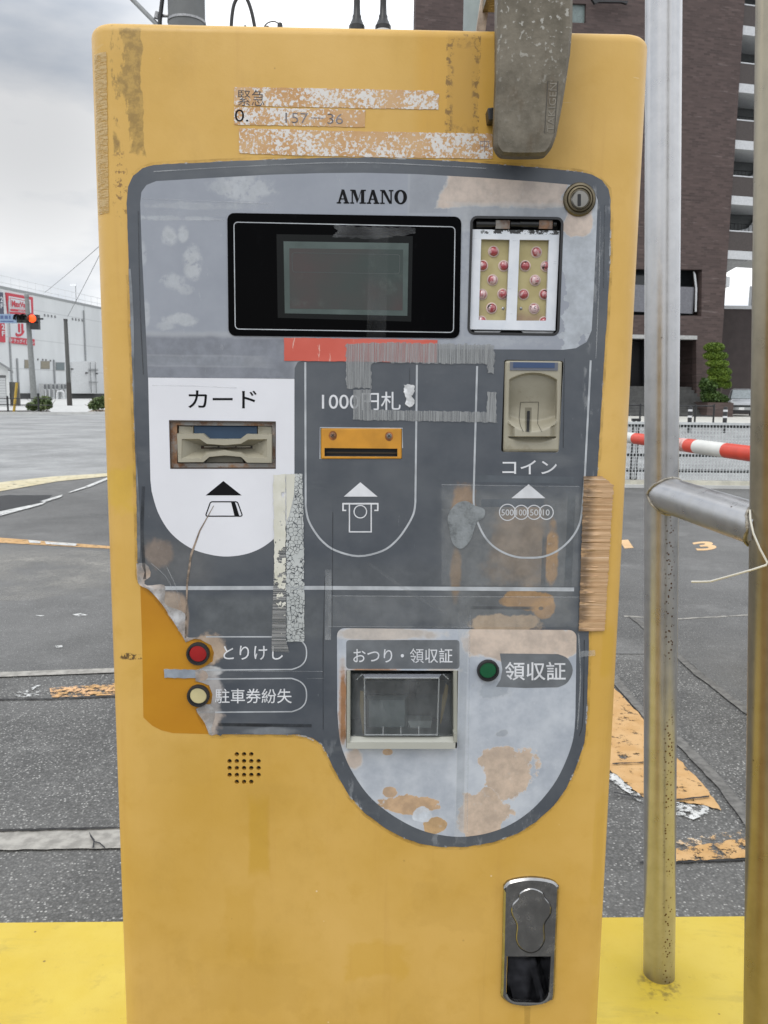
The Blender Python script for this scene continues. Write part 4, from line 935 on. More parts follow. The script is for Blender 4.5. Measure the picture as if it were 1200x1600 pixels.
B().box((x0_, -.030, L(800, -70, .03).z - .002), (x1_, .05, L(800, -70, .03).z + .012)).go('latch_arm', M_CAST, LA, None, True)
sp_ = B(); st = [onP(743, 58, M0 + MN * .05, MN), onP(757, 58, M0 + MN * .05, MN), onP(775, -68, M0 + MN * .05, MN), onP(761, -68, M0 + MN * .05, MN)]
iv = MMAT.inverted(); st = [iv @ p for p in st]; sp_.add(st + [p + Vector((0, .006, 0)) for p in st], [(0,1,2,3),(7,6,5,4),(0,1,5,4),(1,2,6,5),(2,3,7,6),(3,0,4,7)])
sp_.go('latch_strap', simple('rusty pale strap', (.36, .30, .25), .6, .3, var=.4, sc=90), LA, None, True)
slab('latch_stop', rq([(762, 168), (772, 167), (773, 188), (764, 188)], 2, 3), .012, 0, M_RUBBER, MC, ch=.001)
# --- cable glands standing on the top of the machine, close behind its front edge
for x, wz in ((557.5, 0), (598.5, 1)):
    dq = .045; c = iv @ onP(x, 45, M0 + MN * dq, MN); k = (.634 + dq) / F
    zz = lambda y: (iv @ onP(x, y, M0 + MN * dq, MN)).z
    prof = [(11.5, 0), (11.5, zz(41) - ZT), (10.5, zz(39.5) - ZT), (8, zz(33) - ZT), (6.6, zz(30) - ZT), (6.4, zz(25) - ZT), (5.2, zz(23) - ZT), (4.6, zz(8) - ZT), (4.6, zz(-60) - ZT), (0, zz(-60) - ZT)]
    g_ = B().lathe((c.x, dq, ZT - .001), (0, 0, 1), [(r * k, max(h, 0) + .001 if h else 0) for r, h in prof], 20).go('cable_gland', M_RUBBER, MC, 35, True)
    if wz: B().lathe((c.x, dq, ZT - .001), (0, 0, 1), [(12.2 * k, 0), (12.2 * k, zz(46.5) - ZT), (11 * k, zz(46) - ZT)], 20).go('gland_nut', simple('white nut', (.6, .62, .64), .4), g_, 35, True)
# --- broken white rim of the film and grime gathered along its edge
rimm = G('chipped film rim'); rn = rimm.noise(70, 6, .75, off=3); rimm.col((.44, .455, .46)).pr(.5); alpha_over(rimm, rimm.math('MULTIPLY', rimm.mr(rn, .54, .60), .6))
grm = G('grime line'); gn = grm.noise(50, 6, .7, off=6); grm.col((.10, .06, .015)).pr(.7); alpha_over(grm, grm.math('MULTIPLY', grm.mr(gn, .38, .70), .26))
fo_ = film_out[4:-10]
ribbon('film_rim', [fo_[i] for i in range(0, len(fo_), 2)], 2.6, .00088, rimm.m, FILM)
ribbon('grime_line', [fo_[i] for i in range(0, len(fo_), 2)], 9.0, .00013, grm.m, MC)
# --- curled, whitened edges where the film tore
def curl(path, inpx, lift, mat):
    n = 6; vs = []; P = crom(path, 4, False)
    for i, p in enumerate(P):
        a, b = Vector(P[max(0, i - 1)]), Vector(P[min(len(P) - 1, i + 1)]); t = (b - a).normalized(); nn = Vector((t.y, -t.x)); q = Vector(p); e_ = min(1, i / 4, (len(P) - 1 - i) / 4); lf = lift * (.55 + .45 * math.sin(i * .9 + 1)) * e_
        for k in range(n + 1):
            f = k / n; w_ = q + nn * inpx * (1 - f) * (.6 + .4 * math.sin(i * .7))
            vs.append(L(w_.x, w_.y, .0010 + lf * f * f + .00001 * k))
    W = n + 1; return mk('curled_edge', vs, [(i * W + k, i * W + k + 1, (i + 1) * W + k + 1, (i + 1) * W + k) for i in range(len(P) - 1) for k in range(n)], mat, FILM, 60, None, True)
def curlmat():
    g = G('curled film edge'); n = g.noise(45, 5, .65)
    g.col(g.mix(g.mr(n, .35, .65), (.30, .29, .28), g.mix(g.mr(g.noise(30, 4, off=3), .4, .6), (.50, .50, .50), (.48, .37, .29)))).pr(.3)
    alpha_over(g, g.mr(n, .3, .7, .45, .9)); return g.m
M_CURL = curlmat()
curl([(213, 880), (216, 911), (232, 921), (243, 932), (256, 948), (270, 970), (284, 992), (290, 1004)], 22, .0035, M_CURL)
curl([(305, 1047), (305.5, 1064)], 20, .002, M_CURL)
curl([(306, 1108), (320, 1130), (327, 1148)], 24, .003, M_CURL)
curl([(201, 420), (206, 560), (212, 720), (214.5, 850), (215, 905)], 5, .0008, simple('film edge grey', (.17, .18, .19), .4, var=.4, sc=60))
# scratches, tape edges and creases on the film; the dark lines are crease shading put into colour
M_LINE = clear('crease line', (.50, .52, .53), .30); M_DLINE = clear('crease shading', (.02, .022, .025), .45)
for pts, wd, mt in (([(690, 757), (800, 759), (905, 760)], 1.2, M_LINE), ([(512, 931), (700, 932), (904, 933)], 1.0, M_LINE), ([(690, 797), (748, 796)], 1.0, M_LINE), ([(512, 979), (720, 980), (734, 980)], 1.4, M_LINE),
                    ([(318, 1048), (470, 1049), (505, 1049)], 1.0, M_LINE), ([(480, 1060), (505, 1060)], .8, M_LINE), ([(508, 900), (505, 1000), (505, 1140)], 1.2, M_DLINE), ([(520, 800), (519, 980)], 1.0, M_DLINE),
                    ([(340, 1132), (487, 1134)], 5, M_DLINE), ([(882, 560), (880, 700)], 1.4, M_DLINE), ([(640, 575), (640, 655)], 1.0, M_DLINE), ([(260, 885), (276, 920), (285, 960)], 1.2, M_LINE), ([(236, 880), (262, 905), (280, 950)], .9, M_LINE),
                    ([(735, 955), (734, 1000), (730, 1300)], 1.2, M_LINE), ([(904, 990), (907, 1060), (902, 1140)], 2.2, M_LINE), ([(913, 1000), (911, 1120), (905, 1150)], 1.4, M_DLINE), ([(938, 330), (936, 440), (931, 560)], 1.4, M_LINE), ([(945, 320), (943, 450)], 1.2, M_DLINE),
                    ([(240, 268), (420, 258), (570, 254), (760, 263)], 1.6, M_LINE), ([(216, 330), (219, 480), (224, 585)], 1.4, M_DLINE), ([(222, 310), (420, 318)], 1.0, M_LINE), ([(222, 342), (352, 344)], 1.0, M_LINE), ([(575, 880), (640, 925), (700, 960)], 5, clear('smear', (.3, .31, .32), .12)),
                    ([(238, 602), (300, 603), (370, 606)], 1.0, M_LINE), ([(846, 560), (855, 700)], .01, M_LINE), ([(224, 760), (222, 830), (226, 905)], 5, M_DLINE)):
    ribbon('crease', crom(pts, 4, False), wd, .00126, mt, FILM)
# thin wire loops at the back of the machine's top
def top_loop(px_pts, r, name):
    pts = [iv @ onP(x, y, M0 + MN * .24, MN) for x, y in crom(px_pts, 4, False)]
    pts = [Vector((p.x, p.y, max(p.z, ZT - .004))) for p in pts]
    B().tube(pts, r, 8).go(name, M_RUBBER, MC, 60, True)
top_loop([(361, 47), (362.5, 25), (366, 6), (373, -5), (382, -6), (388, 3), (394, 22), (399, 48)], .0017, 'cable_loop')
top_loop([(411, 48), (414, 40), (420, 35), (428, 33.5), (434, 36), (437, 40)], .0006, 'wire_loop')
b_ = B()
for x, y, h, r_ in ((437.5, 38, 10, .0022), (417.5, 43, 5, .0018), (383, 42, 6, .001)):
    p = iv @ onP(x, y, M0 + MN * .24, MN); b_.lathe((p.x, p.y, ZT - .001), (0, 0, 1), [(r_ * 1.4, 0), (r_ * 1.2, p.z - ZT), (r_, p.z - ZT + .002), (0, p.z - ZT + .003)], 10)
b_.go('terminal', M_RUBBER, MC, 40, True)

# ------------------------------------------------------------------ THE GROUND
def asphalt(name, lo, hi, bright, sc=115, amt=.60):
    g = G(name)
    v = g.nd('ShaderNodeTexVoronoi', {0: g.co, 'Scale': sc}, feature='F1')
    q = g.nd('ShaderNodeSeparateXYZ', {0: v.outputs['Color']})
    big = g.mr(g.noise(.55, 5, .6), .3, .7); med = g.mr(g.noise(4, 5, .65, off=3), .3, .7)
    c = g.mix(q.outputs[0], lo, hi)
    c = g.mix(g.math('MULTIPLY', g.mr(q.outputs[1], amt + .22, 1.0), g.mr(v.outputs['Distance'], .55, .25)), c, bright)
    c = g.mix(g.math('MULTIPLY', g.mr(v.outputs['Distance'], .35, .75), .5), c, tuple(x * .25 for x in lo))
    c = g.mix(g.math('MULTIPLY', g.mr(g.noise(.9, 6, .7, off=8), .56, .68), .40), c, tuple(x * .6 for x in lo)); c = g.mix(g.math('MULTIPLY', g.mr(g.noise(1.7, 6, .72, off=15), .55, .70), .35), c, tuple(x * 1.7 for x in hi))
    c = g.mix(g.math('MULTIPLY', big, .35), c, tuple(x * 1.9 for x in hi)); c = g.mix(g.math('MULTIPLY', med, .22), c, tuple(x * .5 for x in lo))
    g.col(c).pr(.72, 0, .4); g.bump(v.outputs['Distance'], .55, .006); return g.m
M_ASPH = asphalt('coarse asphalt', (.062, .061, .058), (.150, .147, .139), (.48, .47, .44), 130, .44)
M_ROAD = asphalt('pale worn asphalt', (.22, .223, .22), (.31, .312, .306), (.45, .45, .44), 70)
M_PATCH = asphalt('dark asphalt patch', (.016, .016, .017), (.035, .035, .036), (.1, .1, .1))
M_KERBC = simple('worn concrete kerb', (.30, .285, .255), .8, var=.25, sc=30, bump=.4, bsc=160)
M_KERBD = simple('dirty concrete kerb', (.135, .13, .12), .85, var=.3, sc=40, bump=.5, bsc=160)
M_SEAM = simple('dark seam', (.028, .027, .026), .9, var=.4, sc=30)
M_PALEC = simple('pale concrete', (.50, .50, .48), .8, var=.1, sc=2)
def flat(name, pts, z, mat, lab=None):
    vs = [onZ(x, y, z) for x, y in pts]
    o = mk(name, vs, [tuple(t) for t in tessellate_polygon([[Vector((v.x, v.y, 0)) for v in vs]])], mat)
    for p in o.data.polygons:
        if p.normal.z < 0: p.flip()
    o['kind'] = 'structure'; return o
S = 420.0
tag(mk('ground', [(-S, -60, 0), (S, -60, 0), (S, S, 0), (-S, S, 0)], [(0, 1, 2, 3)], M_ASPH), kind='structure')
flat('road', [(-700, 800), (0, 757), (165, 741), (400, 735), (960, 752), (1500, 768), (2600, 662), (1250, 655), (600, 645), (0, 647.5), (-800, 650)], .004, M_ROAD)
flat('pavement', [(-900, 650), (0, 646.5), (600, 644), (600, 626), (-900, 616)], .012, M_PALEC)
flat('pavement', [(900, 659), (1250, 663), (2000, 668), (2000, 640), (900, 636)], .012, simple('right pavement concrete', (.55, .54, .49), .8, var=.1, sc=2))
M_SMOOTH = asphalt('smoother worn asphalt', (.085, .084, .080), (.150, .148, .142), (.36, .355, .34), 150, .62)
flat('car_park_surface', [(-900, 1090), (0, 1052), (180, 1045), (700, 1020), (1062, 1022), (1168, 1112), (1500, 1390), (1900, 1390), (1500, 768), (960, 752), (400, 735), (165, 741), (0, 757), (-700, 800)], .003, M_SMOOTH)
# kerb edges of the far pavements
def kerb(name, a, b, h, wd, mat):
    a, b = Vector(a), Vector(b); t = (b - a).normalized(); n = Vector((-t.y, t.x, 0)) * wd
    o = B(); q = [a, b, b + n, a + n]; o.add([Vector((p.x, p.y, 0)) for p in q] + [Vector((p.x, p.y, h)) for p in q], [(0,3,2,1),(4,5,6,7),(0,1,5,4),(1,2,6,5),(2,3,7,6),(3,0,4,7)])
    return tag(o.go(name, mat), kind='structure')
kerb('kerb', onZ(-900, 651), onZ(600, 646), .14, .3, M_PALEC)
def worn(name, c1, c2, lo=.40, sc=14, band=.10, sp=None):
    g = G(name); n = g.noise(sc, 7, .72); f = g.mr(n, lo, lo + band)
    g.col(g.mix(g.mr(g.noise(sc * .5, 5, .6, off=3), .35, .65), c1, c2)).pr(.7); g.bump(f, .3, .003)
    grain = g.mr(g.noise(160, 3, .6, off=6), .26, .34)
    alpha_over(g, g.math('MULTIPLY', f, grain)); return g.m
ORA1, ORA2 = (.48, .275, .10), (.55, .34, .15)
M_ORA = worn('worn orange road paint', ORA1, ORA2, .35, 20); M_ORAW = worn('much worn orange road paint', ORA1, (.66, .36, .16), .47, 22)
M_WPT = worn('worn white road paint', (.46, .46, .44), (.60, .60, .58), .36, 18); M_WPTW = worn('much worn white road paint', (.6, .6, .58), (.7, .7, .69), .50, 26)
M_YPT = worn('faded yellow road paint', (.50, .43, .26), (.58, .52, .36), .34, 9)
flat('road_patch', rag([(-260, 775), (0, 774), (82, 772.5), (70, 783), (0, 799), (-260, 845)], 12, 1.0, 2), .006, M_PATCH)
flat('road_marking', [(-400, 806), (0, 753.5), (80, 744.5), (165, 739.5), (330, 733), (330, 737), (165, 744.5), (90, 752), (0, 767.5), (-400, 840)], .010, M_YPT)
for q in ([(-300, 873), (0, 799), (72, 784), (66, 788), (0, 806), (-300, 886)], [(63, 783), (98, 772.5), (96, 776), (70, 784.5)], [(106, 769), (136, 759), (138, 761), (110, 769.5)], [(132, 760), (165, 747), (230, 722), (230, 724), (167, 749.5), (138, 761.5)]):
    flat('road_marking', q, .014, M_WPT)
flat('road_marking', [(-300, 820), (0, 840), (169, 853), (500, 878), (500, 884), (169, 857), (0, 848), (-300, 829)], .006, M_ORA)
flat('road_marking', [(44, 843.6), (64, 845.3), (62, 848.8), (46, 848)], .010, M_WPT); flat('road_marking', [(70, 845.8), (120, 849.2), (118, 853), (72, 850)], .010, M_WPT)
flat('kerb_strip', [(-300, 1062), (0, 1050), (180, 1043.5), (400, 1036), (400, 1043), (180, 1050.5), (0, 1057.5), (-300, 1071)], .006, M_KERBC)
flat('road_marking', rag([(78, 1075), (176, 1068), (420, 1058), (420, 1074), (176, 1086), (80, 1090)], 9, 1, 3), .006, worn('flaked orange paint', ORA1, (.68, .40, .2), .45, 30))
flat('road_marking', rag([(20, 1083), (60, 1070), (66, 1072), (40, 1082), (64, 1078), (60, 1088), (24, 1090)], 9, 1, 4), .006, worn('scraped white paint', (.5, .5, .48), (.6, .6, .58), .50, 45))
flat('seam_and_shadow_line', rag([(-40, 1092), (80, 1091), (176, 1087), (400, 1076), (400, 1077.5), (176, 1088.5), (80, 1092.5), (-40, 1094)], 8, .4, 5), .005, M_SEAM)
flat('kerb_strip', rag([(-200, 1297), (0, 1297), (183, 1293), (500, 1287), (500, 1318), (183, 1325), (0, 1328), (-200, 1331)], 12, .8, 6), .006, M_KERBC)
flat('seam_and_shadow_line', rag([(-200, 1294.5), (0, 1295), (183, 1291.5), (500, 1285), (500, 1288), (183, 1294), (0, 1298.5), (-200, 1299)], 7, .6, 7), .010, M_SEAM)
flat('crack', [(139, 1299), (142, 1304), (148, 1312), (147, 1324), (144, 1325), (146, 1315), (141, 1307)], .011, M_DARK); flat('crack', [(147, 1314), (156, 1316), (165, 1324), (163, 1325), (155, 1318), (148, 1316)], .011, M_DARK)
dust = G('dusty scuff'); dn = dust.noise(1.8, 5, .6); dust.col((.36, .345, .31)).pr(.9)
dv = dust.nd('ShaderNodeVectorMath', {0: dust.co, 1: onZ(62, 893)}, operation='DISTANCE').outputs['Value']
alpha_over(dust, dust.math('MULTIPLY', dust.math('MULTIPLY', dust.mr(dv, 1.5, .2), dust.mr(dn, .3, .7)), dust.mr(dust.noise(70, 3), .4, .6, .45, .95)))
flat('dust_patch', [(-60, 850), (175, 862), (190, 935), (-60, 940)], .005, dust.m)
for q in ([(113, 960), (127, 958), (137, 961), (122, 963)], [(86, 1009), (97, 1008), (98, 1011), (88, 1012)], [(54, 961), (70, 961.5), (64, 963)]): flat('road_marking', q, .006, M_WPT)
# right-hand markings
flat('road_marking', rag([(820, 930), (957, 1071), (969, 1083), (1006, 1124), (1061, 1187), (1106, 1235), (1128, 1266), (1100, 1258), (1061, 1253), (1006, 1246), (957, 1206), (820, 1110)], 7, 1.2, 8), .006, M_ORA)
flat('road_marking', rag([(820, 1110), (957, 1206), (1006, 1247), (1061, 1253), (1106, 1260), (1112, 1272), (1085, 1279), (1061, 1274), (1006, 1259), (957, 1220), (820, 1125)], 6, 1.5, 9), .006, worn('flaked white paint', (.5, .5, .48), (.64, .64, .62), .45, 34))
flat('road_marking', rag([(1056, 1326), (1165, 1309), (1500, 1262), (1500, 1288), (1165, 1340.5), (1056, 1345)], 6, 1, 10), .006, worn('orange strip', ORA1, ORA2, .40, 26))
flat('road_marking', rag([(1056, 1312), (1165, 1296), (1165, 1308), (1056, 1326)], 6, 1.5, 11), .006, worn('flaked strip', (.66, .6, .5), ORA2, .52, 34))
flat('seam_and_shadow_line', rag([(1000, 1346), (1056, 1345), (1165, 1341), (1500, 1288), (1500, 1290.5), (1165, 1344), (1056, 1348), (1000, 1348)], 6, .5, 12), .005, M_DARK)  # dark sheet painted as the shadow line under the orange strip
flat('kerb_strip', rag([(880, 985), (966, 1058), (1006, 1106), (1065, 1152), (1123, 1210), (1165, 1258), (1400, 1500), (1400, 1535), (1165, 1289), (1123, 1232), (1065, 1170), (1006, 1121), (962, 1072), (880, 1000)], 9, .8, 13), .008, M_KERBD)
flat('kerb_strip', rag([(982, 962), (1000, 967), (1062, 1020), (1085, 1043), (1168, 1106), (1300, 1200), (1300, 1212), (1168, 1117), (1085, 1053), (1058, 1028), (996, 974)], 9, .8, 14), .008, M_KERBD)
flat('seam_and_shadow_line', rag([(975, 962), (1062, 966), (1170, 960), (1300, 955), (1300, 956.2), (1170, 961.8), (1062, 967.5), (975, 963.5)], 8, .5, 15), .005, M_KERBC)
for q in ([(1040, 1192), (1008, 1190), (957, 1192), (957, 1193.5), (1008, 1191.5), (1040, 1194)], [(960, 1237), (1000, 1245), (1061, 1248), (1108, 1243), (1108, 1245), (1061, 1250.5), (1000, 1247), (960, 1239)]): flat('crack', rag(q, 6, .5, 16), .012, M_DARK)
num = worn('pale orange numeral paint', (.62, .40, .20), (.70, .47, .25), .25, 10)
def roadnum(s, a, b, c): # a = left end of base line, b = right end, c = top of left edge, on the ground
    A, Bb, Cc = onZ(*a, .006), onZ(*b, .006), onZ(*c, .006)
    o = text(s, lambda u, v: A + (Bb - A) * u + (Cc - A) * v, num, None, .03, False, 'road_numeral'); o['kind'] = 'structure'
roadnum('3', (1090, 861), (1123, 858), (1080, 847.5)); roadnum('1', (976, 857), (990, 856), (968, 844))

# ------------------------------------------------------------------ yellow island the machine stands on
def yellow():
    g = G('yellow painted concrete')
    c = g.mix(g.mr(g.noise(3.2, 6, .6), .3, .7), (.53, .372, .030), (.60, .452, .062))
    c = g.mix(g.math('MULTIPLY', g.mr(g.noise(22, 6, .7, off=2), .56, .72), .45), c, (.42, .29, .035))
    v = g.voro(26); c = g.mix(g.math('MULTIPLY', g.mr(v, .10, .05), g.mr(g.noise(4, 4, off=6), .5, .58)), c, (.20, .125, .02))
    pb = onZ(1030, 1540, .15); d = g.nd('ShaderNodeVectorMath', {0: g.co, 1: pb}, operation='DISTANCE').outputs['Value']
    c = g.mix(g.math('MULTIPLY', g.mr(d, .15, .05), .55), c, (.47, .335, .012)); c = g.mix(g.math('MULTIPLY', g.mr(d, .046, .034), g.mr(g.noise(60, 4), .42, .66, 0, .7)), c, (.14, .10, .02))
    c = g.mix(g.math('MULTIPLY', g.mr(g.noise(9, 6, .7, (.4, 1.6, 1), off=12), .54, .70), .40), c, (.36, .265, .045)); c = g.mix(g.math('MULTIPLY', g.mr(g.noise(140, 4, .7, off=15), .66, .72), .6), c, (.26, .19, .05))
    g.col(c).pr(g.mr(g.noise(9, 4), .3, .7, .42, .62)); g.bump(g.noise(30, 5), .18, .004).bump(g.noise(240, 3), .15, .001); return g.m
ea, eb = onZ(0, 1440, .15), onZ(1165, 1430, .15); et = (eb - ea).normalized(); en = Vector((-et.y, et.x, 0))
pa, pb_ = ea - et * 1.3, eb + et * 1.2
def isl():
    n = 1.45; q = [pa, pb_, pb_ - en * n, pa - en * n]; o = B(); c = .012
    cen = sum(q, Vector()) / 4
    lo = [Vector((p.x, p.y, 0)) for p in q]; mid = [Vector((p.x, p.y, .15 - c)) for p in q]; top = [p + (cen - p).normalized() * c for p in q]
    o.add(lo + mid + top, [(i, (i + 1) % 4, 4 + (i + 1) % 4, 4 + i) for i in range(4)] + [(4 + i, 4 + (i + 1) % 4, 8 + (i + 1) % 4, 8 + i) for i in range(4)] + [(8, 9, 10, 11)])
    return tag(o.go('traffic_island', yellow(), None, None), kind='structure')
isl()

# ------------------------------------------------------------------ pipe guard beside the machine
def pipe_mat(spots=True, lean=0.0, refl_tint=(1, 1, 1)):
    g = G('silver painted pipe')
    n = g.noise(30, 5, .6)
    c = g.mix(g.mr(n, .3, .7), tuple(a * b for a, b in zip((.42, .42, .425), refl_tint)), tuple(a * b for a, b in zip((.49, .49, .495), refl_tint)))
    c = g.mix(g.math('MULTIPLY', g.mr(g.noise(18, 5, .65, (2, 2, .12), off=3), .52, .7), .12), c, (.46, .42, .33))
    v = g.voro(150); x = g.noise(3.0, 3, .5, (1, 1, .8), off=9)
    z = g.nd('ShaderNodeSeparateXYZ', {0: g.co}).outputs
    side = g.mr(g.math('ABSOLUTE', g.math('SUBTRACT', g.math('SUBTRACT', z[0], g.math('MULTIPLY', z[2], lean)), .007)), .013, .005)
    sp = g.math('MULTIPLY', g.math('MULTIPLY', g.mr(v, .33, .22), g.mr(g.noise(16, 4, .6, (1, 1, .7), off=4), .42, .50)), g.math('MAXIMUM', side, .0))
    sp = g.math('MULTIPLY', sp, g.mr(z[2], 1.0, .86, 0, 1 if spots else 0))
    c = g.mix(sp, c, (.10, .042, .012))
    sp3 = g.math('MULTIPLY', g.mr(g.voro(40), .09, .05), g.mr(g.noise(10, 3, off=14), .55, .62)); c = g.mix(sp3, c, (.07, .05, .035))
    c = g.mix(g.math('MULTIPLY', g.mr(g.math('SUBTRACT', 1.0, z[2]), .96, 1.0), .5), c, (.2, .17, .1))
    g.col(c).pr(g.mr(n, .3, .7, .27, .34), .88, .5); g.bump(g.noise(240, 4), .1, .001); return g.m
q1 = onZ(1030, 1522, .15); Y1 = q1.y
t1 = onY(1037.5, -150, Y1)
Y2 = Y1 * .80
g2b, g2t = onY(1193, 1600, Y2), onY(1218, 0, Y2); d2 = (g2t - g2b).normalized(); q2 = g2b + d2 * ((.15 - g2b.z) / d2.z); t2 = g2b + d2 * ((t1.z - g2b.z) / d2.z)
PR = .0303
M_PIPE = pipe_mat(True, (t1.x - q1.x) / (t1.z - q1.z)); M_PIPE2 = pipe_mat(False)
GR = thing('pipe_guard_rail', 'silver painted steel pipe guard with two posts and a short crossbar right of the machine', 'guard rail', q1)
def post(a, b, mt):
    B().tube([a - Vector((0, 0, .01)), *[a.lerp(b, i / 12) for i in range(1, 13)]], PR, 40).go('post', mt, GR, 40)
    o = B(); rd = random.Random(5); n = 40; d = (b - a).normalized()
post(q1, t1, M_PIPE); post(q2, t2, pipe_mat(False, 0, (.70, .62, .46)))  # second post's olive tint paints in yellow reflected from machine and island
k1, k2 = onP(1035, 771, q1, Vector((0, 1, 0))), onY(1203, 826, Y2)
B().tube([k1.lerp(k2, i / 6) for i in range(7)], .0325, 40).go('crossbar', M_PIPE2, GR, 40)
# weld bead where the bar meets the far post
ba = (k2 - k1).normalized(); wx = ba.cross(Vector((0, 0, 1))).normalized(); wz = wx.cross(ba); rd = random.Random(4)
for cc, sg in ((k1 + ba * .0, 1), (k2, -1)):
    pts = []
    for i in range(49):
        a = 2 * math.pi * i / 48; xo, zo = math.cos(a), math.sin(a)
        off = math.sqrt(max(0, PR ** 2 - (xo * PR * .98) ** 2))
        pts.append(cc + wx * xo * .0335 + wz * zo * .0335 + ba * sg * (off * 1.02 + rd.uniform(-.0012, .0012)))
    B().tube(pts, [.0024 + rd.uniform(-.0006, .0008) for _ in pts], 8).go('weld_bead', simple('weld bead', (.30, .28, .24), .5, .5, var=.4, sc=150), GR, 50)
# square plates? the caps on the tops of the posts
for b in (t1, t2): B().lathe(b - Vector((0, 0, .002)), (0, 0, 1), [(PR * 1.02, 0), (PR * .95, .008), (PR * .6, .014), (0, .016)], 32).go('post_cap', M_PIPE, GR, 40)
# cable tie
yt = Y2 - .034; tie = [onY(x, y, Y2 - dd) for x, y, dd in ((1172, 797, .0), (1172.5, 812, .012), (1177, 833, .026), (1187, 857, .033), (1199, 879, .037), (1197, 883, .038), (1176, 890, .030), (1110, 908.5, .0), (1095, 909, -.005), (1080, 909, -.01))]
tag(B().tube(tie, .0016, 8).go('cable_tie', simple('white nylon', (.62, .61, .54), .4), None, 50), 'pale nylon cable tie with a long loose tail on the silver pipe post', 'cable tie')

# ------------------------------------------------------------------ barrier arm
a0, a1 = onY(985, 684.5, 6.1), onY(1175, 708.5, 4.5); za = 1.0
ad = Vector((a1.x - a0.x, a1.y - a0.y, 0)); an = Vector((-ad.y, ad.x, 0)).normalized()
def AP(px): p = onP(px, 690, a0, an); return Vector((p.x, p.y, za))
BA = thing('barrier_arm', 'red and white striped car park barrier arm crossing behind the pipe guard', 'barrier', AP(1320).xy.to_3d(), None)
M_RW = [simple('red arm paint', (.62, .055, .025), .4, var=.1), simple('white arm paint', (.66, .66, .62), .4, var=.06), simple('frosted sleeve', (.62, .36, .33), .5, var=.3, sc=40)]
ab = B(); xs = [(870, 1), (905, 0), (940, 1), (993, 0), (1066, 2), (1076, 0), (1090, 1), (1136, 0), (1188, 1), (1245, 0), (1320, 0)]
for (x0, mi), (x1, _) in zip(xs, xs[1:]):
    r_ = .040 if x0 != 1066 else .0425
    if x0 >= 1076: r_ = .043
    ab.tube([AP(x0), AP(x1)], r_, 28, mi)
ab.go('arm', M_RW, BA, 40)
bp = AP(1320); o_ = B(); o_.box((bp.x - .17, bp.y - .2, 0), (bp.x + .17, bp.y + .2, 1.15)); o_.box((bp.x - .19, bp.y - .22, 1.15), (bp.x + .19, bp.y + .22, 1.19)); o_.go('cabinet', simple('cabinet paint', (.5, .36, .06), .45), BA)

# ------------------------------------------------------------------ white mesh fence along the car park edge
FY = 12.0; fx0, fx1 = onY(880, 760, FY).x, onY(1420, 760, FY).x
FN = thing('mesh_fence', 'low white wire mesh fence along the far edge of the car park', 'fence', (fx0, FY, 0))
M_WIRE = simple('white coated wire', (.52, .54, .54), .5, var=.1)
wm = B(); x = fx0
while x < fx1: wm.box((x - .0055, FY - .005, .12), (x + .0055, FY + .005, .905)); x += .047
z = .16
while z < .9: wm.box((fx0, FY + .0055, z - .0035), (fx1, FY + .0125, z + .0035)); z += .047
wm.go('wire_mesh', M_WIRE, FN)
for z in (.925,): B().box((fx0, FY - .02, z - .018), (fx1, FY + .02, z + .018)).go('top_rail', M_WIRE, FN)
for z in (.885, .46, .24): B().box((fx0, FY + .05, z - .022), (fx1, FY + .08, z + .022)).go('back_rail', simple('dark rail', (.02, .021, .022), .5), FN)
B().box((fx0, FY - .05, .0), (fx1, FY + .10, .10)).go('base_kerb', simple('cream kerb', (.50, .48, .40), .8, var=.15, sc=6), FN)
B().box((fx0, FY - .12, .0), (fx1, FY - .052, .045)).go('base_kerb', M_PALEC, FN)
for px in (996, 1250): 
    p = onY(px, 700, FY); b = B(); b.box((p.x - .055, FY + .09, 0), (p.x - .02, FY + .13, .95)); b.box((p.x + .01, FY + .09, 0), (p.x + .04, FY + .13, .95)); b.box((p.x - .07, FY + .085, .95), (p.x + .055, FY + .135, .985)); b.go('post', M_RUBBER, FN)

# ------------------------------------------------------------------ poles just behind
M_CONC = simple('grey concrete pole', (.145, .150, .148), .75, var=.12, sc=4, bump=.2, bsc=60)
UP = onY(291.5, 22, 8.0); UG = Vector((UP.x, UP.y, 0)); ur = 26.7 / F * 8
UPT = thing('utility_pole', 'thick round grey concrete utility pole behind the top left of the machine', 'utility pole', UG)
B().tube([UG, UG + Vector((0, 0, 4)), UG + Vector((0, 0, 9))], [ur * 1.06, ur, ur * .92], 36).go('pole', M_CONC, UPT, 40)
zb = onY(291, 23, 8.0 - ur).z
B().lathe((UG.x, UG.y, zb), (0, 0, 1), [(ur * 1.0, -.012), (ur * 1.03, -.010), (ur * 1.03, .010), (ur * 1.0, .012)], 36).go('steel_band', M_STEEL, UPT, 40)
B().tube([onY(266, 25, 8.0), onY(244, 24.5, 8.0)], .014, 8).tube([onY(246, 19, 8.0), onY(244, 29, 8.0)], .022, 8).go('bracket', M_STEEL, UPT, 40)
cl = [onY(x, y, 7.98) for x, y in ((256, -40), (253.5, 0), (250, 30), (249, 60))]; cl.append(Vector((cl[-1].x, cl[-1].y, .0)))
B().tube(cl, .019, 10).go('down_cable', M_RUBBER, UPT, 40)
gp = [onY(190, -18, 8.02), onY(249, 42, 8.02)]; gd = gp[1] - gp[0]
tag(B().tube([gp[0] - gd * 1.2, gp[1], gp[1] + Vector((.01, .05, -.25))], .021, 10).go('stay_tube', simple('grey stay', (.33, .34, .34), .5, .3), None, 40), 'slanting pale grey stay tube beside the concrete utility pole', 'stay')
SP = onY(740, 25, 5.2); sr = 15 / F * 5.2
ST = thing('steel_post', 'grey green round steel post rising behind the cast latch', 'post', (SP.x, SP.y, 0))
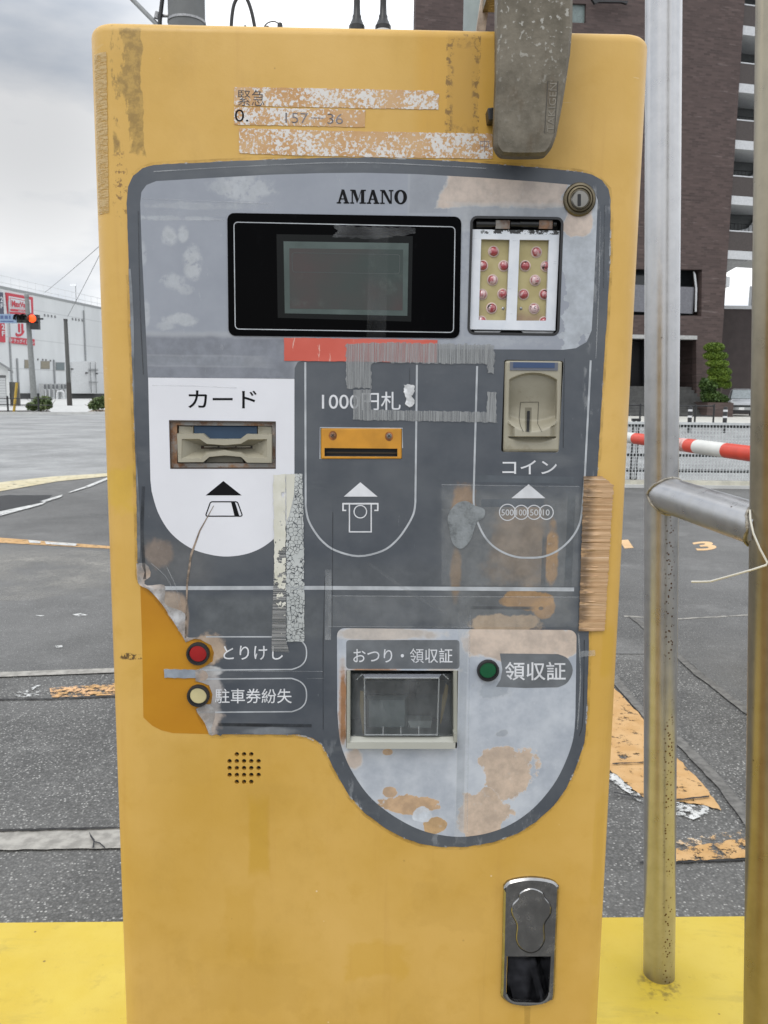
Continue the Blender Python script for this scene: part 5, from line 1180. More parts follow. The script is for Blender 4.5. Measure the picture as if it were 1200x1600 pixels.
B().tube([(SP.x, SP.y, 0), (SP.x, SP.y, 4.6)], sr, 28).go('pole', simple('grey green paint', (.27, .31, .30), .5, var=.12, sc=6), ST, 40)
B().box((SP.x - .12, SP.y - .12, 0), (SP.x + .12, SP.y + .12, .02)).go('base_plate', M_STEEL, ST); B().lathe((SP.x, SP.y, 4.6), (0, 0, 1), [(sr * 1.05, 0), (sr * .8, .03), (0, .04)], 24).go('post_cap', M_STEEL, ST, 40)
# ------------------------------------------------------------------ FAR THINGS
def wslab(name, outer, p0, n, o0, o1, mat, parent, holes=(), clipz=None):
    """Upright flat piece: outline in pixels laid on the plane through p0 with normal n (pointing away); o0 front, o1 back offset towards the viewer."""
    n = n.normalized(); tx = Vector((n.y, -n.x, 0))
    loops = [[onP(p[0], p[1], p0 - n * o0, n) for p in lp] for lp in [outer, *holes]]
    if clipz is not None:
        for lp in loops:
            for v in lp: v.z = max(clipz[0], min(clipz[1], v.z))
    flat_ = [v for lp in loops for v in lp]
    tri = tessellate_polygon([[Vector((v.dot(tx), v.z, 0)) for v in lp] for lp in loops])
    N = len(flat_); vs = flat_ + [v + n * (o0 - o1) for v in flat_]; fs = [tuple(t) for t in tri] + [tuple(i + N for i in t[::-1]) for t in tri]; k = 0
    for lp in loops:
        m_ = len(lp); fs += [(k + i, k + (i + 1) % m_, N + k + (i + 1) % m_, N + k + i) for i in range(m_)]; k += m_
    return mk(name, vs, fs, mat, parent)
def PQ(x0, y0, x1, y1): return [(x0, y0), (x1, y0), (x1, y1), (x0, y1)]
def leaves(b, c, rad, n, size, rd, flat_=1.0, mi=0):
    for _ in range(n):
        while True:
            p = Vector((rd.uniform(-1, 1), rd.uniform(-1, 1), rd.uniform(-1, 1)))
            if .45 < p.length < 1: break
        q = c + Vector((p.x * rad[0], p.y * rad[1], p.z * rad[2]))
        a = Vector((rd.gauss(0, 1), rd.gauss(0, 1), rd.gauss(0, 1))).normalized(); u = a.cross(Vector((rd.gauss(0, 1), rd.gauss(0, 1), 1))).normalized(); s = size * rd.uniform(.6, 1.4)
        b.add([q - a * s, q + u * s * .45, q + a * s, q - u * s * .45], [(0, 1, 2, 3)], mi)
def leafmat(n, a, b, sc):
    g = G(n); g.col(g.mix(g.mr(g.noise(sc, 3, .6), .35, .65), a, b)).pr(.6); return g.m
# ---- brown apartment block on the right
by = R_(13); BN = Vector((-math.sin(by), math.cos(by), 0)); BD = Vector((math.cos(by), math.sin(by), 0))
BC = onY(1121, 640, 60.0); BC.z = 0
def bz(px, py, off=0): return onP(px, py, BC - BN * off, BN)
AB = thing('apartment_block', 'tall dark brown brick apartment block with stacked corner balconies and a stepped entrance', 'building', BC)
def brickm(nm='brown brick'):
    g = G(nm); q = g.nd('ShaderNodeSeparateXYZ', {0: g.co}); v = g.nd('ShaderNodeCombineXYZ', {0: q.outputs[0], 1: q.outputs[2], 2: 0.0}).outputs[0]
    br = g.nd('ShaderNodeTexBrick', {0: v, 'Color1': (.044, .028, .025, 1), 'Color2': (.096, .064, .057, 1), 'Mortar': (.070, .053, .048, 1), 'Scale': 1.0, 'Mortar Size': .012, 'Brick Width': .46, 'Row Height': .14, 'Bias': .0})
    c = g.mix(g.mr(g.noise(.35, 5, .6), .3, .7, 0, .55), br.outputs[0], (.070, .047, .042))
    c = g.mix(g.math('MULTIPLY', g.mr(g.noise(1.6, 4, .6, (.4, .4, 3.5), off=4), .62, .70), .4), c, (.19, .15, .14)); c = g.mix(g.math('MULTIPLY', g.mr(g.noise(2.4, 4, .6, (.35, .35, 4), off=14), .56, .70), .5), c, (.038, .025, .023))
    g.col(c).pr(.75); return g.m
M_BRICK = brickm()
win = [(985, 420), (1097, 421), (1096, 494), (984, 492)]; ent = [(960, 527), (1088, 530), (1088, 652), (960, 650)]
sm = [(893, 5), (916, 6), (915, 36), (893, 35)]
HT = 36.0; la = bz(640, 640); lL = Vector((la.x, la.y, 0))
outl = [lL, BC, BC + Vector((0, 0, HT)), lL + Vector((0, 0, HT))]
def proj_wall(name, outer3, holes_px, depth, mat):
    tx = BD; loops = [outer3] + [[bz(*p) for p in h] for h in holes_px]
    for lp in loops[1:]:
        for v in lp: v.z = max(v.z, .05)
    fl_ = [v for lp in loops for v in lp]; tri = tessellate_polygon([[Vector((v.dot(tx), v.z, 0)) for v in lp] for lp in loops]); N = len(fl_)
    vs = fl_ + [v + BN * depth for v in fl_]; fs = [tuple(t) for t in tri] + [tuple(i + N for i in t[::-1]) for t in tri]; k = 0
    for lp in loops:
        m_ = len(lp); fs += [(k + i, k + (i + 1) % m_, N + k + (i + 1) % m_, N + k + i) for i in range(m_)]; k += m_
    return mk(name, vs, fs, mat, AB)
proj_wall('wall', outl, [win, ent, sm], .5, M_BRICK)
bk = B(); q = [lL + BN * .5, BC + BN * .5, BC + BN * 16, (lL - Vector((CAM.x, CAM.y, 0))) * 1.3]
for i in (1, 2, 3): bk.add([q[i], q[(i + 1) % 4], q[(i + 1) % 4] + Vector((0, 0, HT)), q[i] + Vector((0, 0, HT))], [(0, 1, 2, 3)])
bk.add([p + Vector((0, 0, HT)) for p in q], [(0, 1, 2, 3)]); bk.go('wall', M_BRICK, AB)
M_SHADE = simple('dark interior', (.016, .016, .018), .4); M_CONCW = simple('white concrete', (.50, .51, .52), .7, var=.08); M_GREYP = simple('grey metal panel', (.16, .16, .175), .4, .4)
M_WGL = simple('dark window glass', (.03, .034, .036), .12)
wslab('window', PQ(975, 415, 1105, 500), BC, BN, -1.6, -1.7, M_WGL, AB)
for (u, n) in ((1098, 'l'),): wslab('window_reveal', PQ(1096.5, 421, 1099, 494), BC, BN, -.5, -1.6, M_BRICK, AB)
wslab('window_reveal', PQ(975, 492.5, 1099, 495), BC, BN, -.5, -1.6, M_BRICK, AB)
pc = []
for k in range(9):
    a = R_(90 * k / 8); pc.append((1.0 * math.sin(a), 1.0 * math.cos(a)))
e0 = bz(950, 470, -.25); e1 = bz(1080, 470, -.25); zt0, zt1 = bz(1040, 446).z, bz(1040, 488).z
base = [Vector((e0.x, e0.y, 0)), Vector((e1.x, e1.y, 0))] + [Vector((e1.x, e1.y, 0)) + BD * (.55 * s_) + BN * (.9 * (1 - c_)) for s_, c_ in pc[1:]]
pv = B(); n_ = len(base)
pv.add([p + Vector((0, 0, zt1)) for p in base] + [p + Vector((0, 0, zt0)) for p in base], [(i, i + 1, n_ + i + 1, n_ + i) for i in range(n_ - 1)]); pv.go('balcony_panel', M_GREYP, AB, 40)
wslab('panel_trim', [(1084, 424), (1087, 428), (1089.5, 450), (1088.5, 487), (1086.5, 487), (1087, 450), (1084.5, 430)], BC, BN, -.22, -.3, M_CONCW, AB)
wslab('window', PQ(892, 4, 917, 37), BC, BN, -.2, -.3, simple('greenish pane', (.16, .20, .19), .2), AB)
wslab('sign_bracket', [(925, -2), (982, 1), (980, 6), (972, 3.5), (936, 3), (930, 6)], BC, BN, .5, .3, M_RUBBER, AB)
wslab('canopy', [(950, 522), (1089.5, 524.5), (1089.5, 530.5), (950, 528)], BC, BN, .8, .004, simple('pale canopy edge', (.38, .38, .37), .6), AB)
# entrance: steps climbing into a dark hall
z0 = bz(1040, 604).z; xL, xR = bz(955, 600), bz(1086.5, 600); xL.z = xR.z = 0
for i in range(9):
    h = z0 * (i + 1) / 9; o0_ = .35 * i
    a = xL - BN * (2.4 - o0_); b = xR - BN * (2.4 - o0_)
    B().add([a, b, b + BN * (5 - o0_), a + BN * (5 - o0_)] + [p + Vector((0, 0, h)) for p in (a, b, b + BN * (5 - o0_), a + BN * (5 - o0_))], [(4,5,6,7),(0,1,5,4),(1,2,6,5),(3,0,4,7)]).go('step', simple('grey step', (.075, .075, .072), .7, var=.2, sc=3), AB)
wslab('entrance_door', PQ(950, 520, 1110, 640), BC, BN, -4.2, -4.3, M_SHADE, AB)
for px in (1088.3,): wslab('entrance_wall', PQ(1087.5, 520, 1092, 660), BC, BN, -.5, -4.2, M_BRICK, AB, (), (0, 40))
bt = bz(1040, 528).z; pL, pR = xL + BN * .5, xR + BN * .5
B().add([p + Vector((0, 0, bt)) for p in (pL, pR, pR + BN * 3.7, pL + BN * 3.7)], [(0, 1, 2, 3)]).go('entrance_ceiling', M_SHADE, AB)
wslab('door_frame', PQ(1006, 530, 1008, 606), BC, BN, -3.8, -3.95, M_GREYP, AB); wslab('door_frame', PQ(1066, 530, 1068, 606), BC, BN, -3.8, -3.95, M_GREYP, AB)
# stacked balconies
zs = [bz(1150, y).z for y in (36.5, 126, 215, 303, 391)]; th = bz(1150, 36.5).z - bz(1150, 51).z; pitch = (zs[0] - zs[4]) / 4
M_PARA = simple('brown parapet', (.058, .047, .043), .7, var=.1)
def bbox(o, u0, u1, v0, v1, a, b):              # u along the front, v into the depth
    q = [BC + BD * u0 + BN * v0, BC + BD * u1 + BN * v0, BC + BD * u1 + BN * v1, BC + BD * u0 + BN * v1]
    o.add([p + Vector((0, 0, a)) for p in q] + [p + Vector((0, 0, b)) for p in q], [(0,3,2,1),(4,5,6,7),(0,1,5,4),(1,2,6,5),(2,3,7,6),(3,0,4,7)]); return o
UL = 5.2
for i in range(-3, 5):
    zt_ = zs[0] - pitch * i
    o = bbox(B(), .02, UL, .15, 3.4, zt_ - th, zt_).go('balcony_slab', M_CONCW, AB)
    bbox(B(), .03, UL - .02, .17, .33, zt_ + .002, zt_ + 1.28).go('balcony_parapet', M_PARA, AB)
    bbox(B(), .03, UL - .01, .15, .36, zt_ + 1.282, zt_ + 1.36).go('parapet_coping', M_CONCW, AB)
    bbox(B(), .02, 5.1, 2.9, 3.0, zt_ + .01, zt_ + pitch - th - .01).go('balcony_wall', simple('grey balcony wall', (.075, .08, .08), .5), AB)
    if i == -3: continue
    r_ = B(); zz = zt_ + 1.37
    for u in (1.6, 1.9, 2.2, 2.5, 2.8, 3.1, 3.4, 3.7, 4.0): r_.tube([BC + BD * u + BN * 2.2 + Vector((0, 0, zz)), BC + BD * u + BN * 2.2 + Vector((0, 0, zz + .9))], .02, 6)
    r_.tube([BC + BD * .1 + BN * 2.2 + Vector((0, 0, zz + .9)), BC + BD * UL + BN * 2.2 + Vector((0, 0, zz + .9))], .025, 6); r_.go('balcony_rail', M_RUBBER, AB)
    wb = B(); wb.add([BC + BD * u + BN * 2.6 + Vector((0, 0, zt_ + v)) for u, v in ((2.5, .1), (UL, .1), (UL, 3.0), (4.0, 2.9), (3.3, 2.1), (2.55, 1.9))], [(0, 1, 2, 3, 4, 5)])
    wb.add([BC + BD * u + BN * 2.68 + Vector((0, 0, zt_ + v)) for u, v in ((2.5, .1), (UL, .1), (UL, 3.0), (4.0, 2.9), (3.3, 2.1), (2.55, 1.9))], [(0, 1, 2, 3, 4, 5)]); wb.go('sky_gap_panel', M_CONCW, AB)  # white panel standing in for bright sky showing through the balcony
zl = zs[4] - th
so_ = B(); q0 = [BC + BD * u + BN * v for u, v in ((.02, .2), (1.8, .2), (1.8, 3.3), (.02, 3.3))]
so_.add([p + Vector((0, 0, zl - .003)) for p in q0] + [BC + BD * .02 + BN * .2 + Vector((0, 0, zl - 1.0)), BC + BD * .02 + BN * 3.3 + Vector((0, 0, zl - 1.0))], [(0, 1, 4), (3, 2, 5), (1, 2, 5, 4), (0, 3, 5, 4)]); so_.go('balcony_bracket', simple('soffit grey', (.17, .17, .165), .7), AB)
bbox(B(), .02, .45, .2, 1.0, zl - 1.9, zl - 1.2).go('wall_box', M_CONCW, AB)
# ---- low brown wall beside it, and a far block
LWp = onY(1112, 640, 66.0)
LW = thing('boundary_wall', 'plain dark brown wall with a white coping right of the apartment block', 'wall', (LWp.x, 66, 0))
zA = onY(1150, 483, 66).z; xw1 = onY(1420, 483, 66).x
B().box((LWp.x, 66, 0), (xw1, 66.5, zA)).go('wall', simple('dark brown render', (.052, .040, .038), .8, var=.12, sc=1.5), LW); B().box((LWp.x - .05, 65.9, zA + .002), (xw1, 66.6, zA + .26)).go('coping', M_CONCW, LW)
DBp = onY(1166, 520, 170.0)
DBk = thing('distant_building', 'small grey block far away above the brown boundary wall', 'building', (DBp.x, 170, 0))
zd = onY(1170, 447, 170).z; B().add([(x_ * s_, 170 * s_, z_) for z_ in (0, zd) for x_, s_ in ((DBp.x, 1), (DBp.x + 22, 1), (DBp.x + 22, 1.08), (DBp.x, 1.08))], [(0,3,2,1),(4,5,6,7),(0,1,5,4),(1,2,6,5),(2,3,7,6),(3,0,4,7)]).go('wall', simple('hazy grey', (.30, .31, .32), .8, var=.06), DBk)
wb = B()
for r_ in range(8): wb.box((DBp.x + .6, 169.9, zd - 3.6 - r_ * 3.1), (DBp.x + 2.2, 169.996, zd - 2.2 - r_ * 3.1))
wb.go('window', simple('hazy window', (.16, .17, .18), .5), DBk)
# ---- planter, tree, car
PT = thing('planter', 'low brown brick planter at the foot of the clipped tree', 'planter', onY(1115, 648, 57).xy.to_3d())
zp = .95; pxa, pxb = onY(1096, 640, 57).x, onY(1136, 640, 57).x
B().box((pxa, 56, 0), (pxb, 58.6, zp)).go('wall', M_BRICK, PT); B().box((pxa + .1, 56.1, zp + .002), (pxb - .1, 58.5, zp + .03)).go('soil', simple('soil', (.05, .035, .022), .9), PT)
tb_ = onY(1118, 640, 57.2); rd = random.Random(11)
TR_ = thing('clipped_tree', 'bright green cloud pruned tree with stacked rounded pads beside the brown wall', 'tree', (tb_.x, 57.2, zp))
B().tube([(tb_.x, 57.2, zp), (tb_.x + .25, 57.2, zp + .9), (tb_.x + .05, 57.2, zp + 1.9), (tb_.x - .1, 57.2, zp + 3.0), (tb_.x - .15, 57.2, zp + 4.1)], [.16, .13, .11, .09, .05], 10).tube([(tb_.x + .25, 57.2, zp + .9), (tb_.x + .7, 57.2, zp + 1.5)], [.08, .05], 8).tube([(tb_.x + .05, 57.2, zp + 1.6), (tb_.x - .5, 57.2, zp + 2.0)], [.08, .05], 8).go('trunk', simple('grey bark', (.09, .075, .06), .9, var=.3, sc=6), TR_, 50)
lb = B()
pads = [(1116, 543, 16, 8), (1118, 556, 19, 7.5), (1121, 568, 18, 6.5), (1124, 581, 19, 9), (1131, 590, 11, 6), (1134, 601, 9, 7), (1124, 600, 9, 6), (1113, 592, 8, 6)]
for x, y, rx, ry in pads:
    c = onY(x, y, 57.2 + rd.uniform(-.25, .25)); k = 57.2 / F
    leaves(lb, c, (rx * k, rx * k * .8, ry * k), int(230 * rx * ry / 10), .058, rd)
lb.go('crown', leafmat('bright clipped leaves', (.075, .135, .010), (.15, .225, .022), 2.2), TR_, None, False, False)
sh_ = B()
for x, y, rx, ry in ((1104, 618, 9, 11), (1117, 621, 12, 10), (1129, 624, 8, 7), (1101, 601, 7, 11), (1111, 604, 9, 9)):
    c = onY(x, y, 56.9); k = 57 / F; leaves(sh_, c, (rx * k, .6, ry * k), 750, .10, rd)
tag(sh_.go('shrub', leafmat('dark shrub leaves', (.030, .065, .010), (.065, .115, .020), 2.5), None, None, False, False), 'dark green leafy shrubs filling the brown brick planter', 'shrub')
CXp = onY(1158, 648, 57.5); CZ = thing('parked_car', 'silver minivan parked nose out in front of the brown wall', 'car', (CXp.x, 57.5, 0))
M_CARP = simple('silver car paint', (.36, .37, .38), .3, .5, var=.04, coat=.5); M_CARB = simple('black trim', (.012, .012, .013), .3); M_WSH = simple('windscreen', (.26, .29, .30), .1)  # the windscreen's pale grey stands in for reflected sky
X0 = CXp.x; Y0 = 57.5
def sec(y, pts): return [Vector((X0 + x, Y0 + y, z)) for x, z in pts]
def half(wl, wm, wt, z0_, zm, zt2): r = [(-wl, z0_), (-wm, z0_ + .25), (-wm, zm), (-wt, zt2 - .08), (-wt + .14, zt2)]; return r + [(-a, b) for a, b in r[::-1]]
secs = [sec(0, half(.62, .70, .66, .42, .66, .80)), sec(.05, half(.78, .84, .76, .28, .78, .95)), sec(.35, half(.82, .87, .74, .24, .98, 1.10)), sec(.95, half(.83, .88, .74, .24, 1.05, 1.20)), sec(1.75, half(.83, .88, .68, .24, 1.08, 1.86)), sec(2.4, half(.83, .88, .67, .24, 1.08, 1.94)), sec(4.2, half(.83, .88, .66, .24, 1.08, 1.92)), sec(4.6, half(.78, .84, .62, .32, 1.0, 1.80))]
nb = len(secs[0]); V_ = [v for s_ in secs for v in s_]
cf = [(i * nb + k, i * nb + (k + 1) % nb, (i + 1) * nb + (k + 1) % nb, (i + 1) * nb + k) for i in range(len(secs) - 1) for k in range(nb)] + [tuple(range(nb))[::-1], tuple(range((len(secs) - 1) * nb, len(secs) * nb))]
cbd = mk('body', V_, cf, M_CARP, CZ, 35)
def cq(name, pts, mat, par): return B().add([Vector((X0 + x, Y0 + y, z)) for x, y, z in pts], [tuple(range(len(pts)))]).go(name, mat, par)
cq('windscreen', [(-.70, .975, 1.235), (.70, .975, 1.235), (.585, 1.69, 1.835), (-.585, 1.69, 1.835)], M_WSH, CZ)
cq('windscreen_seal', [(-.80, .90, 1.165), (.80, .90, 1.165), (.66, 1.73, 1.862), (-.66, 1.73, 1.862)], M_CARB, CZ)
cq('grille', [(-.60, -.018, .66), (.60, -.018, .66), (.60, -.018, .80), (-.60, -.018, .80)], M_CARB, CZ)
B().box((X0 - .80, Y0 - .02, .24), (X0 + .80, Y0 + .2, .46)).go('bumper', M_CARB, CZ)
for s_ in (-1, 1):
    B().box((X0 + s_ * .72 - .12, Y0 - .01, .66), (X0 + s_ * .72 + .12, Y0 + .15, .80)).go('headlight', simple('lamp glass', (.22, .23, .24), .1), CZ)
    w_ = B().lathe((X0 + s_ * .87, Y0 + .85, .32), (s_, 0, 0), [(.32, -.2), (.32, 0), (.2, .01), (.19, -.02), (0, -.02)], 24).go('wheel', M_CARB, CZ, 40)
    w_ = B().lathe((X0 + s_ * .87, Y0 + 3.7, .32), (s_, 0, 0), [(.32, -.2), (.32, 0), (.2, .01), (.19, -.02), (0, -.02)], 24).go('wheel', M_CARB, CZ, 40)
    B().box((X0 + s_ * .95 - .09, Y0 + 1.15, 1.12), (X0 + s_ * .95 + .09, Y0 + 1.27, 1.27)).go('mirror', M_CARP, CZ)
B().box((X0 - .17, Y0 - .035, .47), (X0 + .17, Y0 - .022, .64)).go('number_plate', simple('white plate', (.7, .7, .7), .5), CZ)
CZ.rotation_euler = (0, 0, R_(-21))
# ---- black street railing and bollards across the road
RY = 36.0; rx0, rx1 = onY(900, 650, RY).x, onY(1116, 650, RY).x
RL = thing('street_railing', 'low black pipe railing across the road in front of the brown steps', 'railing', (rx0, RY, 0))
for z in (.50, .93): B().tube([(rx0, RY, z), (rx1, RY, z)], .028, 10).go('rail', M_RUBBER, RL)
for px in (940, 1000, 1045, 1086, 1115): x = onY(px, 650, RY).x; B().tube([(x, RY, 0), (x, RY, 1.0)], .04, 12).go('post', M_RUBBER, RL, 40)
def bollard(px, lab):
    p = onY(px, 650, 31.0); c = p.x
    T = thing('bollard', lab, 'bollard', (c, 31, 0), 'black bollards across the road')
    B().lathe((c, 31, 0), (0, 0, 1), [(.075, 0), (.075, .90), (.06, .95), (0, .97)], 20).go('post', M_RUBBER, T, 40)
    for z in (.55, .78): B().lathe((c, 31, z), (0, 0, 1), [(.077, 0), (.079, .002), (.079, .07), (.077, .072)], 20).go('reflective_band', simple('white band', (.6, .6, .6), .4), T, 40)
bollard(1078, 'black bollard with white bands standing in front of the entrance steps'); bollard(1133, 'black bollard with white bands standing beside the parked silver car')
# ---- white store across the road on the left
pA, pB = onY(0, 620, 112.0), onY(152, 622, 138.0); SN = Vector((-(pB - pA).y, (pB - pA).x, 0)).normalized()
if SN.y < 0: SN = -SN
SD = (pB - pA); SD.z = 0; SD.normalize()
pA0 = Vector((pA.x, pA.y, 0)); STR = thing('store_building', 'long white two storey store building with red signs on its upper wall', 'building', pA0)
def sclad():
    g = G('white metal cladding'); q = g.nd('ShaderNodeSeparateXYZ', {0: g.co}).outputs
    w_ = g.math('ABSOLUTE', g.math('SUBTRACT', g.math('FRACT', g.math('MULTIPLY', q[0], .28)), .5))
    h_ = g.math('ABSOLUTE', g.math('SUBTRACT', g.math('FRACT', g.math('MULTIPLY', q[2], .24)), .5))
    ln = g.math('MAXIMUM', g.mr(w_, .485, .497), g.math('MULTIPLY', g.mr(h_, .475, .49), .8))
    c = g.mix(g.mr(g.noise(.25, 5, .6, (1, 1, .3)), .3, .7), (.56, .575, .575), (.64, .655, .655))
    g.col(g.mix(g.math('MULTIPLY', ln, .35), c, (.24, .25, .255))).pr(.6); return g.m
M_CLAD = sclad(); ztop = onP(75, 466, pA, SN).z
sa, sb2 = pA0 - SD * 45, pA0 + SD * 75
bk = B(); q = [sa, sb2, sb2 + SN * 30, sa + SN * 30]; bk.add(q + [p + Vector((0, 0, ztop)) for p in q], [(0,1,5,4),(1,2,6,5),(2,3,7,6),(3,0,4,7),(4,5,6,7)]); bk.go('wall', M_CLAD, STR)
bk = B(); q = [sa - SN * .06, sb2 - SN * .06, sb2 + SN * .3, sa + SN * .3]; bk.add([p + Vector((0, 0, ztop + .003)) for p in q] + [p + Vector((0, 0, ztop + .35)) for p in q], [(0,3,2,1),(4,5,6,7),(0,1,5,4),(1,2,6,5),(2,3,7,6),(3,0,4,7)]); bk.go('coping', simple('grey coping', (.27, .28, .28), .6), STR)
rl = B(); 
for z in (1.0, 1.9): rl.tube([sa + Vector((0, 0, ztop + z)) + SN * .8, sb2 + Vector((0, 0, ztop + z)) + SN * .8], .045, 6)
for i in range(60): p = sa + SD * (2 * i) + SN * .8; rl.tube([p + Vector((0, 0, ztop)), p + Vector((0, 0, ztop + 1.95))], .03, 6)
rl.go('roof_rail', simple('pale rail', (.66, .67, .67), .6), STR)
bk = B(); q = [sa - SN * .08, sb2 - SN * .08, sb2 - SN * .003, sa - SN * .003]; bk.add(q + [p + Vector((0, 0, .8)) for p in q], [(0,1,5,4),(4,5,6,7),(1,2,6,5),(3,0,4,7)]); bk.go('plinth', simple('dark plinth', (.055, .055, .055), .8), STR)
def sfn(q, off):                                 # unit square -> quad of pixels on the wall (TL,TR,BR,BL)
    P = [onP(x, y, pA - SN * off, SN) for x, y in q]
    return lambda u, v: (P[3] * (1 - u) + P[2] * u) * (1 - v) + (P[0] * (1 - u) + P[1] * u) * v
M_SRED, M_SWHT, M_SNVY = simple('sign red', (.48, .035, .055), .5, var=.05), simple('sign white', (.56, .58, .60), .5, var=.03), simple('sign navy', (.06, .065, .10), .5)
def sign(px, mat): return wslab('sign', px, pA, SN, .16, .004, mat, STR)
s_ = sign([(9.5, 457), (51.5, 464.5), (52.5, 493), (13, 490)], M_SRED)
for k, (q, m_) in enumerate(([[(13.5, 462.5), (48, 468.5), (49, 489), (15, 487)], M_SWHT], [[(15.5, 465), (46, 470.5), (46.5, 482.5), (17, 481)], M_SRED], [[(16.4, 466), (45.3, 471.4), (45.8, 482), (17.5, 480.8)], M_SWHT], [[(16.5, 482.5), (46.5, 484.5), (46.8, 488), (17, 486)], M_SRED])):
    wslab('sign_field', q, pA, SN, .20 + .02 * k, .17, m_, s_)
text('MaxValu', sfn([(18, 468.8), (45, 473.2), (45, 481.2), (18.6, 479.6)], .28), M_SRED, s_, .035, False)
text('AEON', sfn([(28, 484.2), (38, 484.9), (38, 487.4), (28, 486.7)], .28), M_SWHT, s_, 0, False)
s_ = sign([(13.5, 503), (54, 505), (54.5, 539.5), (15, 534.5)], M_SWHT)
wslab('sign_field', [(15, 526.5), (54.3, 530), (54.6, 540), (15.5, 536)], pA, SN, .20, .17, M_SRED, s_)
text('ドラッグイレブン', sfn([(17, 528.3), (53.5, 531.8), (53.5, 538.5), (17, 534.8)], .24), M_SWHT, s_, .02, False)
for x0 in (28.5, 33.5):
    wslab('sign_mark', [(x0, 505.5), (x0 + 3, 506), (x0 + 3.3, 519), (x0 + .6, 519)], pA, SN, .22, .17, M_SRED, s_)
wslab('sign_mark', crom([(25.5, 520), (28, 522), (33, 521.5), (37, 516), (38, 519), (34, 524.5), (28, 526), (25.2, 523.5)], 3), pA, SN, .245, .17, M_SRED, s_)
s_ = sign([(-22, 455), (4.8, 457), (6.3, 491.5), (-20, 489)], M_SNVY)
text('2', sfn([(.2, 463.5), (4.6, 464), (5, 472.5), (.6, 472)], .22), M_SWHT, s_, .03, False); text('F', sfn([(.6, 474), (4.6, 474.5), (5, 482), (1, 481.5)], .22), M_SWHT, s_, .03, False)
s_ = sign([(-22, 502.5), (7.4, 505), (8.8, 535), (-20, 533)], M_SRED)
text('2', sfn([(2.2, 506.5), (7, 507), (7.4, 515), (2.6, 514.5)], .22), M_SWHT, s_, .03, False); text('F', sfn([(2.6, 517), (7.2, 517.5), (7.6, 525.5), (3, 525)], .22), M_SWHT, s_, .03, False)
M_WINC, M_WIND = simple('beige shutter', (.24, .215, .16), .6), simple('grey window', (.13, .16, .165), .3)
for q, m_ in ((PQ(39, 562.5, 47.5, 575), M_WINC), (PQ(64.5, 564.5, 77.5, 576), M_WINC), (PQ(88, 566.5, 100.5, 578), M_WIND), (PQ(122.5, 591, 134, 599), simple('dark window', (.07, .065, .06), .4))):
    f_ = wslab('window', [(q[0][0] - .6, q[0][1] - .6), (q[1][0] + .6, q[1][1] - .3), (q[2][0] + .6, q[2][1] + .8), (q[3][0] - .6, q[3][1] + .6)], pA, SN, .06, .004, simple('window frame', (.30, .30, .29), .6), STR)
    wslab('pane', q, pA, SN, .09, .06, m_, f_)
for i in range(8):
    x = 70.5 + i * 5.4 if i < 4 else 114 + (i - 4) * 5; y = 491.8 + (x - 70) * .135
    wslab('vent_hood', [(x - .8, y - 1.2), (x + .3, y - 1.2), (x + 1.1, y + 2.2), (x - .2, y + 2.8)], pA, SN, .12, .004, simple('vent grey', (.22, .225, .23), .6), STR)
for i, (x, y) in enumerate(((60, 561), (67.5, 561.5), (72.5, 562), (79.5, 563))): wslab('vent_hood', PQ(x - .7, y - .8, x + .7, y + 2), pA, SN, .12, .004, simple('vent grey', (.2, .2, .2), .6), STR)
for x, y0_, y1_ in ((12.5, 470, 618), (131, 485, 570), (27, 560, 617), (84.5, 562, 600)):
    a, b = onP(x, y0_, pA - SN * .12, SN), onP(x, y1_, pA - SN * .12, SN); b.x, b.y = a.x, a.y
    B().tube([a, Vector((a.x, a.y, max(.9, b.z)))], .13, 8).go('downpipe', simple('pale pipe', (.30, .31, .315), .6), STR, 40)
wslab('service_annex', [(112, 566), (152, 563), (152, 619), (112, 617)], pA, SN, .5, .004, simple('annex cladding', (.58, .59, .59), .6), STR, (), (.81, 50))
ld = B()
for x in (141, 149): a = onP(x, 566, pA - SN * .7, SN); ld.tube([Vector((a.x, a.y, .9)), Vector((a.x, a.y, a.z))], .06, 6)
for y in (577, 579, 597): ld.tube([onP(140, y, pA - SN * .75, SN), onP(153, y, pA - SN * .75, SN)], .07, 6)
ld.go('ladder', simple('galvanised ladder', (.22, .23, .23), .5), STR)
for x, y in ((114, 577), (137, 583), (152.5, 584)): wslab('wall_lamp', PQ(x - .9, y - 1.6, x + .9, y + 1), pA, SN, .8, .5, simple('lamp grey', (.12, .12, .12), .5), STR)
